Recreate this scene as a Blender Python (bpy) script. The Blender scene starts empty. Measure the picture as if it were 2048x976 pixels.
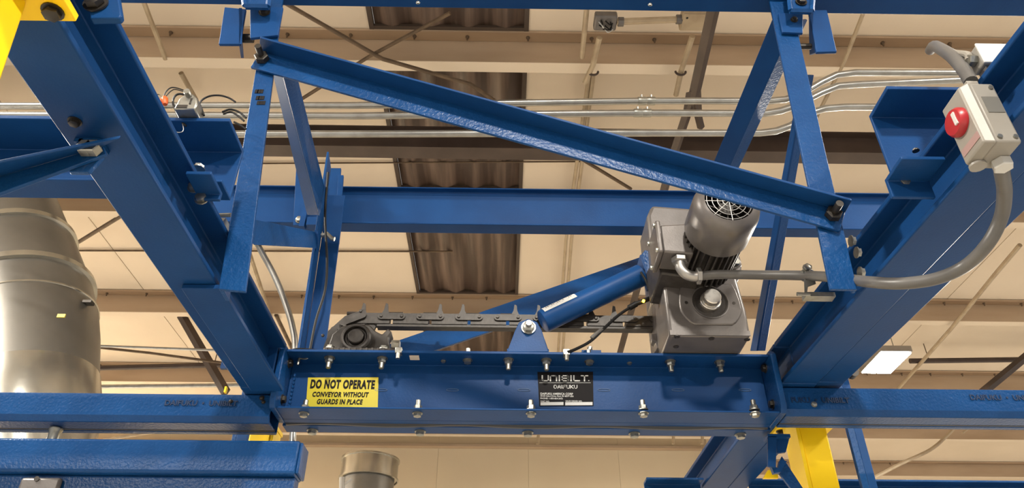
import bpy, math, random
from mathutils import Vector as V, Matrix, Quaternion
random.seed(7)
S = bpy.context.scene
COL = S.collection
H = 1.6                                   # eye height above the shop floor
PITCH, YAW, ROLL, F = math.radians(34.5), math.radians(0.6), math.radians(0.35), 1490.0

# ------------------------------------------------------------------ camera
cam = bpy.data.cameras.new('camera'); camo = bpy.data.objects.new('camera', cam); COL.objects.link(camo)
cam.sensor_width = 36.0; cam.lens = F / 2048 * 36.0; cam.clip_start = 0.02; cam.clip_end = 200
CR = Matrix.Rotation(-YAW, 3, 'Z') @ Matrix.Rotation(math.pi/2 + PITCH, 3, 'X') @ Matrix.Rotation(ROLL, 3, 'Z')
camo.matrix_world = Matrix.Translation((0, 0, H)) @ CR.to_4x4()
S.camera = camo
# ------------------------------------------------------------------ world, exposure
w = bpy.data.worlds.new('World'); S.world = w; w.use_nodes = True
bg = w.node_tree.nodes['Background']; bg.inputs[0].default_value = (1.0, 0.95, 0.88, 1); bg.inputs[1].default_value = 0.27
S.view_settings.view_transform = 'Standard'; S.view_settings.look = 'None'
S.view_settings.gamma = 1.0; S.view_settings.exposure = 1.45; S.view_settings.use_curve_mapping = False

# ------------------------------------------------------------------ measured points: a ray through the lens met with a real plane
def ray(px, py):
    return CR @ V(((px-1024)/F, (488-py)/F, -1.0))
def PY(px, py, Y):
    d = ray(px, py); return d * (Y/d.y)
def PZ(px, py, Z):
    d = ray(px, py); return d * (Z/d.z)
def PX(px, py, X):
    d = ray(px, py); return d * (X/d.x)

# ------------------------------------------------------------------ materials
def mat(name, col, rough=0.5, metal=0.0, noise=None, bump=None, spec=0.5, coat=0.0):
    m = bpy.data.materials.new(name); m.use_nodes = True
    nt = m.node_tree; b = nt.nodes['Principled BSDF']
    b.inputs['Base Color'].default_value = (*col, 1); b.inputs['Roughness'].default_value = rough
    b.inputs['Metallic'].default_value = metal; b.inputs['Specular IOR Level'].default_value = spec
    b.inputs['Coat Weight'].default_value = coat; b.inputs['Coat Roughness'].default_value = 0.12
    tc = nt.nodes.new('ShaderNodeTexCoord')
    def ns(scale, detail=4, stretch=None):
        n = nt.nodes.new('ShaderNodeTexNoise'); n.inputs['Scale'].default_value = scale; n.inputs['Detail'].default_value = detail
        if stretch:
            mp = nt.nodes.new('ShaderNodeMapping'); mp.inputs['Scale'].default_value = stretch
            nt.links.new(tc.outputs['Object'], mp.inputs[0]); nt.links.new(mp.outputs[0], n.inputs['Vector'])
        else: nt.links.new(tc.outputs['Object'], n.inputs['Vector'])
        return n
    if noise:
        sc, col2, lo, hi = noise[:4]
        n = ns(sc, 6, noise[4] if len(noise) > 4 else None)
        r = nt.nodes.new('ShaderNodeValToRGB'); r.color_ramp.elements[0].position = lo; r.color_ramp.elements[1].position = hi
        r.color_ramp.elements[0].color = (*col, 1); r.color_ramp.elements[1].color = (*col2, 1)
        nt.links.new(n.outputs['Fac'], r.inputs[0]); nt.links.new(r.outputs[0], b.inputs['Base Color'])
    if bump:
        sc, st, dist = bump[:3]
        n = ns(sc, 3, bump[3] if len(bump) > 3 else None)
        bp = nt.nodes.new('ShaderNodeBump'); bp.inputs['Strength'].default_value = st; bp.inputs['Distance'].default_value = dist
        nt.links.new(n.outputs['Fac'], bp.inputs['Height']); nt.links.new(bp.outputs[0], b.inputs['Normal'])
    return m
def emis(name, col, st):
    m = mat(name, col); b = m.node_tree.nodes['Principled BSDF']
    b.inputs['Emission Color'].default_value = (*col, 1); b.inputs['Emission Strength'].default_value = st
    return m
BLUE = mat('blue_enamel', (0.0055, 0.040, 0.140), 0.40, 0, (9, (0.0065, 0.050, 0.172), 0.35, 0.7), (260, 0.10, 0.002), 0.13)
BLUE2 = mat('blue_enamel_brushed_on', (0.005, 0.045, 0.155), 0.30, 0, (14, (0.007, 0.057, 0.19), 0.35, 0.7), (170, 0.35, 0.003), 0.2)
YEL = mat('yellow_enamel', (0.86, 0.57, 0.006), 0.45, 0, (6, (0.92, 0.63, 0.008), 0.4, 0.7), (200, 0.06, 0.002), 0.25)
ZINC = mat('zinc_plated_steel', (0.34, 0.34, 0.315), 0.34, 0.9, (60, (0.22, 0.21, 0.18), 0.5, 0.8))
BOLTK = mat('oiled_black_bolt', (0.05, 0.045, 0.04), 0.38, 0.7)
CHAIN = mat('greasy_forged_steel', (0.026, 0.021, 0.018), 0.46, 0.15, (45, (0.05, 0.042, 0.036), 0.45, 0.75), (120, 0.2, 0.002))
GEAR = mat('grey_hammer_paint', (0.14, 0.128, 0.124), 0.36, 0.3, (25, (0.115, 0.105, 0.10), 0.4, 0.7), (300, 0.12, 0.001))
FINM = mat('dark_cast_motor', (0.030, 0.026, 0.024), 0.45, 0.3, (60, (0.05, 0.044, 0.04), 0.4, 0.7), (150, 0.2, 0.002))
SHAFT = mat('machined_shaft', (0.72, 0.69, 0.65), 0.28, 0.9, (90, (0.55, 0.53, 0.50), 0.5, 0.7))
EMT = mat('galvanised_conduit', (0.36, 0.36, 0.35), 0.28, 0.9, (20, (0.29, 0.285, 0.27), 0.4, 0.7))
DUCT = mat('galvanised_duct_sheet', (0.235, 0.225, 0.205), 0.40, 0.75, (3.5, (0.19, 0.183, 0.168), 0.4, 0.65), (14, 0.05, 0.01))
DUCT2 = mat('bright_duct_sheet', (0.52, 0.51, 0.46), 0.24, 0.9, (5, (0.42, 0.41, 0.37), 0.4, 0.7), (40, 0.08, 0.003))
DECK = mat('cream_roof_facing', (0.68, 0.57, 0.44), 0.75, 0, (0.9, (0.75, 0.635, 0.50), 0.35, 0.7), (6, 0.15, 0.02))
PURL = mat('cream_painted_purlin', (0.50, 0.375, 0.26), 0.6, 0, (2.2, (0.40, 0.285, 0.185), 0.42, 0.75, (0.4, 2, 2)), (18, 0.05, 0.004))  # darker cream than the flange: web shade painted in, with dirt streaks
LIPM = mat('shade_painted_lip', (0.33, 0.225, 0.14), 0.6, 0, (2.0, (0.24, 0.155, 0.09), 0.4, 0.7, (0.4, 2, 2)))  # darkest cream: the shade on the lip is put into the colour
WALLM = mat('cream_wall_sheet', (0.74, 0.62, 0.44), 0.7, 0, (0.8, (0.80, 0.68, 0.49), 0.35, 0.7))
BROWN = mat('red_brown_primer', (0.045, 0.028, 0.022), 0.55, 0, (4, (0.07, 0.046, 0.036), 0.4, 0.7))
SKYL = mat('brown_corrugated_skylight', (0.050, 0.028, 0.019), 0.5, 0, (5, (0.20, 0.135, 0.10), 0.46, 0.72, (2.4, 0.12, 1)), (30, 0.1, 0.01))
DARKT = mat('soot_brown_trim', (0.06, 0.04, 0.028), 0.6)
BEIGEP = mat('cream_painted_pipe', (0.42, 0.33, 0.22), 0.5, 0, (8, (0.30, 0.22, 0.14), 0.45, 0.75))
RODM = mat('rusted_rod', (0.09, 0.058, 0.034), 0.6, 0.2, (12, (0.15, 0.10, 0.06), 0.4, 0.7))
RUBR = mat('black_rubber', (0.006, 0.006, 0.0065), 0.5, spec=0.25)
HOSE = mat('grey_liquid_tight_hose', (0.085, 0.082, 0.08), 0.4, 0, (15, (0.12, 0.115, 0.11), 0.4, 0.7))
PLAST = mat('light_grey_plastic', (0.25, 0.236, 0.212), 0.45, 0, (10, (0.21, 0.19, 0.16), 0.45, 0.8))
WHITEP = mat('white_print', (0.5, 0.5, 0.49), 0.5)
BLKP = mat('black_label_face', (0.008, 0.007, 0.008), 0.6, spec=0.12)
INK = mat('black_ink', (0.008, 0.007, 0.008), 0.6, spec=0.15)
YELP = mat('yellow_sticker_face', (0.52, 0.42, 0.006), 0.42, 0, (5, (0.50, 0.44, 0.008), 0.4, 0.7))
RED = mat('red_knob_plastic', (0.33, 0.012, 0.018), 0.35)
ORNG = mat('orange_wire_nut', (0.6, 0.09, 0.01), 0.45)
CONC = mat('grey_concrete_floor', (0.36, 0.34, 0.31), 0.6, 0, (1.2, (0.28, 0.265, 0.24), 0.4, 0.7))
LAMP = emis('lit_led_panel', (1.0, 0.97, 0.88), 25.0)
LEDM = emis('amber_indicator', (1.0, 0.5, 0.02), 8.0)
ALU = mat('cast_aluminium', (0.36, 0.35, 0.34), 0.4, 0.8)
GREASE = mat('dark_grease_film', (0.02, 0.018, 0.018), 0.3, 0.1)
SCUFF = mat('bare_scratched_paint', (0.06, 0.12, 0.24), 0.5)
NAVY = mat('raised_letter_shade', (0.003, 0.020, 0.070), 0.4)  # darker blue paints in the shade at the raised letter edges
BLUEK = mat('blue_black_rubber_strip', (0.010, 0.014, 0.024), 0.4)

# ------------------------------------------------------------------ mesh building
def frame(d, up):
    d = d.normalized(); v = (up - d*up.dot(d))
    if v.length < 1e-5: v = V((0, 1, 0)) - d*d.y
    v.normalize(); return d, d.cross(v), v
class MB:
    def __init__(s): s.v = []; s.f = []
    def face(s, pts): n = len(s.v); s.v += [V(p) for p in pts]; s.f.append(list(range(n, n+len(pts)))); return s
    def prism(s, a, b):                      # two matching rings, closed
        n = len(s.v); k = len(a); s.v += [V(p) for p in a] + [V(p) for p in b]
        s.f.append(list(range(n+k-1, n-1, -1))); s.f.append(list(range(n+k, n+2*k)))
        for i in range(k):
            j = (i+1) % k; s.f.append([n+i, n+j, n+k+j, n+k+i])
        return s
    def box(s, lo, hi):
        x0, y0, z0 = lo; x1, y1, z1 = hi
        return s.prism([(x0,y0,z0),(x1,y0,z0),(x1,y1,z0),(x0,y1,z0)], [(x0,y0,z1),(x1,y0,z1),(x1,y1,z1),(x0,y1,z1)])
    def extr(s, prof, p0, p1, up=V((0,0,1))):
        p0, p1 = V(p0), V(p1); d, u, v = frame(p1-p0, V(up))
        return s.prism([p0+u*a+v*b for a, b in prof], [p1+u*a+v*b for a, b in prof])
    def rings(s, rs, cap=True):
        n = len(s.v); k = len(rs[0])
        for r in rs: s.v += [V(p) for p in r]
        for q in range(len(rs)-1):
            for i in range(k):
                j = (i+1) % k; a = n+q*k
                s.f.append([a+i, a+j, a+k+j, a+k+i])
        if cap:
            s.f.append(list(range(n+k-1, n-1, -1))); e = n+(len(rs)-1)*k; s.f.append(list(range(e, e+k)))
        return s
    def tube(s, pts, r, n=10, cap=True):
        pts = [V(p) for p in pts]; R = r if isinstance(r, (list, tuple)) else [r]*len(pts)
        t0 = (pts[1]-pts[0]).normalized(); _, u, v = frame(t0, V((0,0,1)) if abs(t0.z) < .9 else V((0,1,0)))
        rs = []; tp = t0
        for i, p in enumerate(pts):
            a = pts[max(i-1,0)]; b = pts[min(i+1,len(pts)-1)]; t = (b-a).normalized()
            q = tp.rotation_difference(t); u = q @ u; v = q @ v; tp = t
            rs.append([p + (u*math.cos(2*math.pi*k/n) + v*math.sin(2*math.pi*k/n))*R[i] for k in range(n)])
        return s.rings(rs, cap)
    def cyl(s, p0, p1, r, n=20, r2=None):
        return s.tube([p0, p1], [r, r if r2 is None else r2], n)
    def lathe(s, prof, p0, ax, n=28, cap=True, ph=0.0):
        p0 = V(p0); d, u, v = frame(V(ax), V((0,0,1)) if abs(V(ax).normalized().z) < .9 else V((0,1,0)))
        return s.rings([[p0 + d*h + (u*math.cos(2*math.pi*k/n+ph)+v*math.sin(2*math.pi*k/n+ph))*max(r,1e-5) for k in range(n)] for r, h in prof], cap)
    def hexa(s, p0, ax, r, h, ph=0.0): return s.lathe([(r*.92,0),(r,h*.08),(r,h*.9),(r*.86,h)], p0, ax, 6, True, ph)
def smooth(pts, n=6):                       # Catmull-Rom through the points
    pts = [V(p) for p in pts]; P = [pts[0]*2-pts[1]] + pts + [pts[-1]*2-pts[-2]]; out = []
    for i in range(1, len(P)-2):
        a, b, c, d = P[i-1:i+3]
        for k in range(n):
            t = k/n; out.append(0.5*((2*b)+(c-a)*t+(2*a-5*b+4*c-d)*t*t+(3*b-a-3*c+d)*t**3))
    return out + [pts[-1]]
def chan(h, w, t): return [(0,0),(w,0),(w,t),(t,t),(t,h-t),(w,h-t),(w,h),(0,h)]          # open towards +u
def lang(a, b, t): return [(0,0),(0,-b),(t,-b),(t,-t),(a,-t),(a,0)]                       # leg a outwards at the top, leg b down
def ibm(w, h, tf, tw): return [(-w/2,0),(w/2,0),(w/2,tf),(tw/2,tf),(tw/2,h-tf),(w/2,h-tf),(w/2,h),(-w/2,h),(-w/2,h-tf),(-tw/2,h-tf),(-tw/2,tf),(-w/2,tf)]
def tub(w, h): return [(-w/2,0),(w/2,0),(w/2,h),(-w/2,h)]
def flat(w, t): return [(-w/2,-t/2),(w/2,-t/2),(w/2,t/2),(-w/2,t/2)]

def mesh_of(name, vs, fs, m, angle=32):
    me = bpy.data.meshes.new(name); me.from_pydata([tuple(p) for p in vs], [], fs); me.materials.append(m)
    me.validate(); import bmesh
    bm = bmesh.new(); bm.from_mesh(me); bmesh.ops.recalc_face_normals(bm, faces=bm.faces); bm.to_mesh(me); bm.free()
    me.polygons.foreach_set('use_smooth', [True]*len(me.polygons)); me.set_sharp_from_angle(angle=math.radians(angle)); me.update()
    return me
def bbox(vs):
    return V([min(p[i] for p in vs) for i in range(3)]), V([max(p[i] for p in vs) for i in range(3)])
OFF = V((0, 0, H))
class T:
    """a thing: parts are collected, then linked under an Empty at its base (or as one mesh when it has a single part)"""
    def __init__(s, name, label=None, cat=None, group=None, kind=None):
        s.a = (name, label, cat, group, kind); s.p = []
    def add(s, name, mb, m, parent=None, label=None, bev=0.0, kind=None, angle=32):
        s.p.append(dict(n=name, mb=mb, m=m, par=parent, l=label, bev=bev, k=kind, ang=angle)); return len(s.p)-1
    def inst(s, name, me, loc, rot=None, parent=None, scale=1.0, label=None):
        s.p.append(dict(n=name, me=me, loc=V(loc), rot=rot or Quaternion(), par=parent, l=label, sc=scale)); return len(s.p)-1
    def text(s, body, loc, size, m, parent, sx=1.0, off=0.0, rotm=None, align='CENTER', shear=0, ext=0.0, spacing=1.0):
        s.p.append(dict(n='lettering', txt=body, loc=V(loc), size=size, m=m, par=parent, l=None, sx=sx, off=off, rotm=rotm or Matrix.Rotation(math.pi/2, 4, 'X'), al=align, sh=shear, ext=ext, sp=spacing)); return len(s.p)-1
    def done(s):
        name, label, cat, group, kind = s.a
        vs = [p for q in s.p if 'mb' in q for p in q['mb'].v] or [q['loc'] for q in s.p]
        lo, hi = bbox(vs); base = V(((lo.x+hi.x)/2, (lo.y+hi.y)/2, lo.z))
        single = len(s.p) == 1 and 'mb' in s.p[0]
        if single: root = None
        else:
            root = bpy.data.objects.new(name, None); root.empty_display_size = 0.02; COL.objects.link(root); root.location = base + OFF
        objs = []; cs = []
        for q in s.p:
            if 'mb' in q:
                a, b = bbox(q['mb'].v); c = base if single else (a+b)/2
                o = bpy.data.objects.new(name if single else q['n'], mesh_of(name if single else q['n'], [p-c for p in q['mb'].v], q['mb'].f, q['m'], q['ang']))
                if q['bev']:
                    bv = o.modifiers.new('edge', 'BEVEL'); bv.width = q['bev']; bv.segments = 2; bv.limit_method = 'ANGLE'; bv.angle_limit = math.radians(40); bv.use_clamp_overlap = True
                if q['k']: o['kind'] = q['k']
            elif 'txt' in q:
                cu = bpy.data.curves.new('lettering', 'FONT'); cu.body = q['txt']; cu.size = q['size']; cu.align_x = q['al']; cu.align_y = 'CENTER'
                cu.offset = q['off']; cu.shear = q['sh']; cu.extrude = q['ext']; cu.space_character = q['sp']; cu.resolution_u = 4; cu.materials.append(q['m'])
                tmp = bpy.data.objects.new('lettering', cu); COL.objects.link(tmp); dg = bpy.context.evaluated_depsgraph_get()
                me = bpy.data.meshes.new_from_object(tmp.evaluated_get(dg)); bpy.data.objects.remove(tmp)
                if not me.materials: me.materials.append(q['m'])
                o = bpy.data.objects.new('lettering', me); c = q['loc']; o.rotation_euler = q['rotm'].to_euler(); o.scale = (q['sx'], 1, 1)
            else:
                o = bpy.data.objects.new(q['n'], q['me']); c = q['loc']; o.rotation_mode = 'QUATERNION'; o.rotation_quaternion = q['rot']; o.scale = (q['sc'],)*3
            COL.objects.link(o)
            if q['l']: o['label'] = q['l']
            if single: root = o; o.location = base + OFF
            elif q['par'] is None: o.parent = root; o.location = c - base
            else: o.parent = objs[q['par']]; o.location = c - cs[q['par']]
            objs.append(o); cs.append(c)
        if kind: root['kind'] = kind
        if label: root['label'] = label
        if cat: root['category'] = cat
        if group: root['group'] = group
        s.root = root
        return root
def rotto(ax): return V((0,0,1)).rotation_difference(V(ax).normalized())
ALIGN_A = lambda a: rotto(a)
# shared fasteners: axis +Z is the direction the head or stud points
def _bolt(): m = MB(); m.lathe([(.0105,0),(.0105,.0018)], (0,0,0), (0,0,1), 16); m.hexa((0,0,.0018), (0,0,1), .0082, .0062); return m
def _nut(): m = MB(); m.lathe([(.0105,0),(.0105,.002)], (0,0,0), (0,0,1), 16); m.hexa((0,0,.002), (0,0,1), .0084, .0085); m.lathe([(.0052,.0105),(.0052,.021),(.004,.0225)], (0,0,0), (0,0,1), 12); return m
b_ = _bolt(); BOLT = mesh_of('bolt', b_.v, b_.f, ZINC); BOLTD = mesh_of('bolt', b_.v, b_.f, BOLTK)
n_ = _nut(); NUT = mesh_of('nut', n_.v, n_.f, ZINC); NUTD = mesh_of('nut', n_.v, n_.f, BOLTK)
DN, UP, FR, BK, RT, LF = V((0,0,-1)), V((0,0,1)), V((0,-1,0)), V((0,1,0)), V((1,0,0)), V((-1,0,0))

# =================================================================== the setting
ZD, ZP = 3.60, 3.40                        # roof facing, underside of purlins
t = T('floor', kind='structure'); t.add('floor', MB().box((-14,-9,-H-.1), (14,16,-H)), CONC); t.done()
xs0 = PZ(742,20,ZD).x; xs1 = PZ(1050,20,ZD).x
YP = [-4.6,-3.1,-1.55, 0.0, 1.5, 3.04, 4.57, 6.14, 7.72, 9.27, 10.8, 12.4]
XR = PY(1418,890,9.6).x
def zslab(x0, x1, y0, y1): return MB().box((x0, y0, ZD), (x1, y1, ZD+.05))
t = T('ceiling', kind='structure')
ys = [-6.2] + YP + [14.0]
for i in range(len(ys)-1):
    y0, y1 = ys[i], ys[i+1]
    if y0 > 9.0:
        t.add('panel', zslab(-14 if y0 < 9.3 and 0 else XR, 14, y0+.004, y1-.004), DECK)
        if y0 < 9.4: t.add('panel', zslab(-14, XR-.01, y0+.004, 9.75), DECK)
        continue
    for a, b in ((-14,-8.2),(-8.2,-3.4),(-3.4,xs0-.02),(xs1+.02,4.2),(4.2,9),(9,14)):
        t.add('panel', zslab(a+.004, b-.004, y0+.004, y1-.004), DECK)
    # corrugated skylight sheet in its own bay, with dark closure strips
    m = MB(); n = 40
    top = []
    for k in range(n+1):
        x = xs0 + (xs1-xs0)*k/n; top.append((x, ZD+.012+.022*math.cos(2*math.pi*k/10)))
    m.rings([[V((x,y0+.02,z)) for x, z in top]+[V((x,y0+.02,ZD+.06)) for x, z in reversed(top)],
             [V((x,y1-.02,z)) for x, z in top]+[V((x,y1-.02,ZD+.06)) for x, z in reversed(top)]])
    t.add('skylight', m, SKYL, label='brown stained corrugated skylight sheet')
    for x in (xs0-.012, xs1+.012):
        t.add('closure_strip', MB().box((x-.014, y0+.01, ZD-.012), (x+.014, y1-.01, ZD+.02)), DARKT)
    t.add('closure_strip', MB().box((xs0, y1-.10, ZD-.01), (xs1, y1-.07, ZD+.01)), DARKT)
t.done()
# Z purlins, each with its row of screws
for i, y in enumerate(YP):
    xa, xb = (-14, 14) if y < 9.5 else (XR, 14)
    t = T('trim_%d' % (i+1), kind='structure')
    pr = [(-.0,0),(.07,0),(.07,.004),(.004,.004)]
    m = MB(); z0, z1 = ZP, ZD-.002
    sec = [(y-.075,z1-.004),(y-.075,z1-.02),(y-.071,z1-.02),(y-.071,z1-.008),(y-.003,z1-.008),(y-.003,z0),(y+.075,z0),(y+.075,z0+.018),(y+.071,z0+.018),(y+.071,z0+.005),(y+.003,z0+.005),(y+.003,z1-.004)]
    m.prism([(xa,a,b) for a, b in sec], [(xb,a,b) for a, b in sec])
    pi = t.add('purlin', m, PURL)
    t.add('bottom_flange', MB().box((xa,y-.002,z0-.004),(xb,y+.075,z0-.0003)), DECK)  # lighter cream paints in the light the flange catches
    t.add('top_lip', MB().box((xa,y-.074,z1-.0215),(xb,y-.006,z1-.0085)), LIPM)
    if 2 < y:
        x = -5.0 + random.random()*.3; c = MB()
        while x < 6:
            if x > xa: c.lathe([(.012,0),(.012,.006),(.007,.012),(.005,.03)], (x+random.uniform(-.03,.03), y-.04, z1-.0215), DN, 8)
            x += .36
        t.add('screw', c, RODM, kind='stuff')
    t.done()
# far wall of cream sheet, with its top angle
t = T('wall_back', kind='structure')
for k in range(14):
    a = -14 + (XR+14)*k/14; b = -14 + (XR+14)*(k+1)/14
    t.add('panel', MB().box((a+.001, 9.72, -H), (b-.001, 9.80, ZD+.05)), WALLM)
t.done()
t = T('wall_side', kind='structure'); t.add('wall_side', MB().box((XR, 9.82, -H), (XR+.08, 14, ZD)), WALLM); t.done()
t = T('wall_far', kind='structure'); t.add('wall_far', MB().box((XR, 13.9, -H), (14, 14, ZD)), WALLM); t.done()
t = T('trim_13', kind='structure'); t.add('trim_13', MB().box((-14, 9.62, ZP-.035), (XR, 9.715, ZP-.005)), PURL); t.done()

# =================================================================== roof-level things
def rod(name, label, cat, pts, r, m, group=None, n=8, sm=False):
    t = T(name, label, cat, group); t.add(name, MB().tube(smooth(pts) if sm else pts, r, n), m); return t.done()
# red-brown girder with conduits in front
t = T('roof_girder', 'red-brown primed steel girder running behind the three conduits', 'girder')
YG = 3.6; zg0 = PY(1024,305,YG).z; zg1 = PY(1024,274,YG).z
t.add('web', MB().box((-4.2,YG,zg0),(4.2,YG+.01,zg1+.03)), BROWN); t.add('flange', MB().box((-4.2,YG-.05,zg0-.008),(4.2,YG+.06,zg0)), BROWN)
t.add('flange', MB().box((-4.2,YG-.05,zg1+.03),(4.2,YG+.06,zg1+.038)), BROWN)
for x in (-3.9, 3.9): t.add('hanger_rod', MB().cyl((x,YG,zg1+.03),(x,YG,ZD),.012,8), BROWN)
t.done()
YC = 2.2
def conduit(label, pts, coup, r=.0145):
    t = T('conduit', label, 'conduit', 'galvanised conduits across the bay')
    P = [PY(a,b,YC) for a, b in pts]
    t.add('pipe', MB().tube(P, r, 14), EMT)
    for cx in coup:
        # steel compression coupling with two set screws
        i = max(k for k in range(len(pts)-1) if pts[k][0] <= cx); f = (cx-pts[i][0])/(pts[i+1][0]-pts[i][0]); c = P[i].lerp(P[i+1], f); d = (P[i+1]-P[i]).normalized()
        q = t.add('coupling', MB().lathe([(.0165,-.036),(.0175,-.033),(.0175,-.004),(.0165,-.002),(.0165,.002),(.0175,.004),(.0175,.033),(.0165,.036)], c, d, 16), ZINC)
        for s in (-.02, .02): t.add('set_screw', MB().cyl(c+d*s+V((0,-.006,.014)), c+d*s+V((0,-.01,.025)), .004, 8), ZINC, q)
    return t.done()
conduit('uppermost of the three straight galvanised conduits, offset upward past the hanger', [(-200,212),(700,211),(1293,202),(1540,202),(1570,199),(1600,189),(1640,165),(1672,150),(1710,145),(1915,146)], [1293])
conduit('middle galvanised conduit of three, coupled just below the uppermost one', [(-200,230),(420,231),(700,232),(1285,226),(1530,227),(1560,222),(1590,212),(1640,186),(1675,172),(1715,169),(1925,160)], [1285])
conduit('lowest of the three galvanised conduits, running along the brown girder', [(-200,268),(700,268),(1300,266),(1520,266),(1552,262),(1580,252),(1620,226),(1650,217),(1690,214),(1760,214)], [])
# beige pipes and boxes under the deck
def zr(px, py, z=3.36): return PZ(px, py, z)
t = T('pull_box', 'open grey electrical box with wires bulging out on the roof', 'electrical box')
c = zr(1211,48,3.3)
bx = MB().box((c.x-.062,c.y-.05,c.z),(c.x+.062,c.y+.05,c.z+.05)); t.add('box', bx, GEAR, bev=.01)
for k in range(7):
    a = V((c.x+random.uniform(-.04,.04), c.y+random.uniform(-.03,.03), c.z)); b = V((c.x+random.uniform(-.045,.045), c.y+random.uniform(-.04,.04), c.z))
    t.add('wire', MB().tube(smooth([a,(a+b)/2+V((random.uniform(-.02,.02),0,-.03)),b],5),.0035,6), WHITEP if k < 2 else RUBR)
t.done()
t = T('junction_box', 'closed square cream box at the end of a short cross pipe', 'electrical box')
c2 = zr(1390,44,3.3); t.add('box', MB().box((c2.x-.075,c2.y-.06,c2.z),(c2.x+.075,c2.y+.06,c2.z+.06)), BEIGEP, bev=.004)
t.add('cover', MB().box((c2.x-.07,c2.y-.055,c2.z-.005),(c2.x+.07,c2.y+.055,c2.z)), BEIGEP)
t.add('screw', MB().cyl(c2+V((-.05,-.03,-.004)),c2+V((-.05,-.03,-.008)),.006,8), BOLTK)
t.done()
t = T('cross_pipe', 'short cream pipe joining the open box and the closed box', 'pipe')
t.add('pipe', MB().tube([c+V((.064,0,.02)), c2+V((-.077,0,.02))],.018,10), BEIGEP)
for q, s in ((c+V((.07,0,.02)),1),(c2+V((-.10,0,.02)),1)): t.add('connector', MB().cyl(q, q+V((.03,0,0)),.026,10), GEAR)
t.done()
rod('roof_pipe', 'long cream pipe crossing purlins below the open box', 'pipe', [zr(1199,75,3.33), zr(1186,130,3.33), zr(1170,165,3.33)], .017, BEIGEP)
rod('roof_pipe', 'thin cream pipe ending on the first purlin beside the open box', 'pipe', [zr(1174,10,3.37), zr(1164,115,3.37)], .015, BEIGEP)
rod('roof_pipe', 'paired cream pipe, narrower one running away beyond the conduits', 'pipe', [zr(1178,150,3.5), zr(1152,340,3.5), zr(1132,480,3.5), zr(1115,720,3.5)], .014, BEIGEP)
rod('roof_pipe', 'paired cream pipe, wider one running away beyond the conduits', 'pipe', [zr(1188,140,3.5), zr(1162,340,3.5), zr(1143,480,3.5), zr(1124,720,3.5)], .014, BEIGEP)
rod('roof_pipe', 'short cream pipe dropping away from the closed box', 'pipe', [zr(1385,72,3.34), zr(1363,140,3.34), zr(1352,190,3.34)], .017, BEIGEP)
def hung(name, label, cat, a, b, r, m, n=8):
    t = T(name, label, cat); t.add('pipe', MB().tube([a,b], r, n), m)
    for f in (.12,.88): p = a.lerp(b,f); t.add('hanger_rod', MB().cyl(p, V((p.x,p.y,ZD)), .005, 6), RODM)
    return t.done()
def clampring(px, py, label):
    t = T('pipe_clamp', label, 'clamp'); c = zr(px,py,3.34); m = MB()
    m.tube([c+V((.03*math.cos(a),0,.03*math.sin(a))) for a in [math.pi+math.pi*k/10 for k in range(11)]], .007, 6); t.add('pipe_clamp', m, BROWN); t.done()
clampring(1186,143,'dark U clamp holding the pipe under the open box'); clampring(1361,143,'dark U clamp holding the pipe under the closed box')
# dark steel brace with fork
t = T('roof_brace', 'dark brown flat steel brace forking at the conduits', 'brace')
A = [zr(1428,20,3.1), zr(1387,190,3.1), zr(1382,240,3.1)]
t.add('bar', MB().tube([zr(1440,-40,3.1), zr(1385,205,3.1)], .033, 4), BROWN)
t.add('bar', MB().tube([zr(1388,185,3.1), zr(1350,300,3.1), zr(1240,705,3.1)], .028, 4), BROWN)
t.add('bar', MB().tube([zr(1385,185,3.1), zr(1402,255,3.1)], .022, 4), BROWN)
t.add('gusset', MB().prism([zr(1372,185,3.09),zr(1402,178,3.09),zr(1404,222,3.09),zr(1366,225,3.09)],[zr(1372,185,3.12),zr(1402,178,3.12),zr(1404,222,3.12),zr(1366,225,3.12)]), BROWN)
t.done()
# sag rods, braces, thin lines
rod('sag_rod', 'rusty diagonal sag rod crossing beside the skylight, longer one', 'rod', [zr(560,0,3.3), zr(765,118,3.3), zr(940,168,3.3), zr(1150,310,3.3), zr(1262,378,3.3)], .012, RODM)
rod('sag_rod', 'rusty short diagonal sag rod crossing the longer one', 'rod', [zr(900,26,3.33), zr(740,112,3.33), zr(600,200,3.33)], .011, RODM)
rod('sag_rod', 'thin cream rod under the roof above the orange wire nuts', 'rod', [zr(286,0,3.4), zr(331,118,3.4)], .014, BEIGEP)
rod('sag_rod', 'short cream rod past the first purlin above the cable clamp', 'rod', [zr(362,146,3.5), zr(392,200,3.5)], .016, BEIGEP)
rod('sag_rod', 'thin rod rising beside the big duct toward the girder', 'rod', [zr(242,432,3.4), zr(128,502,3.4)], .016, RODM)
rod('sag_rod', 'thin cream rod leaning over the top of the red switch box bay', 'rod', [zr(1728,22,3.4), zr(1690,120,3.4), zr(1630,240,3.4), zr(1585,330,3.4)], .012, BEIGEP)
rod('roof_seam_strip', 'thin dark strip along the roof facing below the crossmember', 'strip', [zr(60,501,3.585), zr(905,503,3.585)], .008, RODM)
rod('roof_seam_strip', 'thin strip along the roof facing just beyond the girder', 'strip', [zr(520,327,3.585), zr(1330,322,3.585)], .006, RODM)
rod('roof_seam_strip', 'thin strip on the roof facing past the motor', 'strip', [zr(1490,402,3.585), zr(1680,396,3.585)], .005, RODM)
rod('roof_angle', 'dark brown slanting roof brace behind the long girder end', 'brace', [PY(322,560,6.6), PY(452,785,6.6)], .045, BROWN, n=4)
rod('roof_cable', 'bright thin wire running beside the duct', 'cable', [PY(150,690,6.3), PY(445,701,6.3)], .012, EMT)
rod('roof_cable', 'dark thin cable sagging beside the duct', 'cable', [PY(150,690,6.4), PY(300,706,6.4), PY(448,726,6.4)], .013, RODM)
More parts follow.
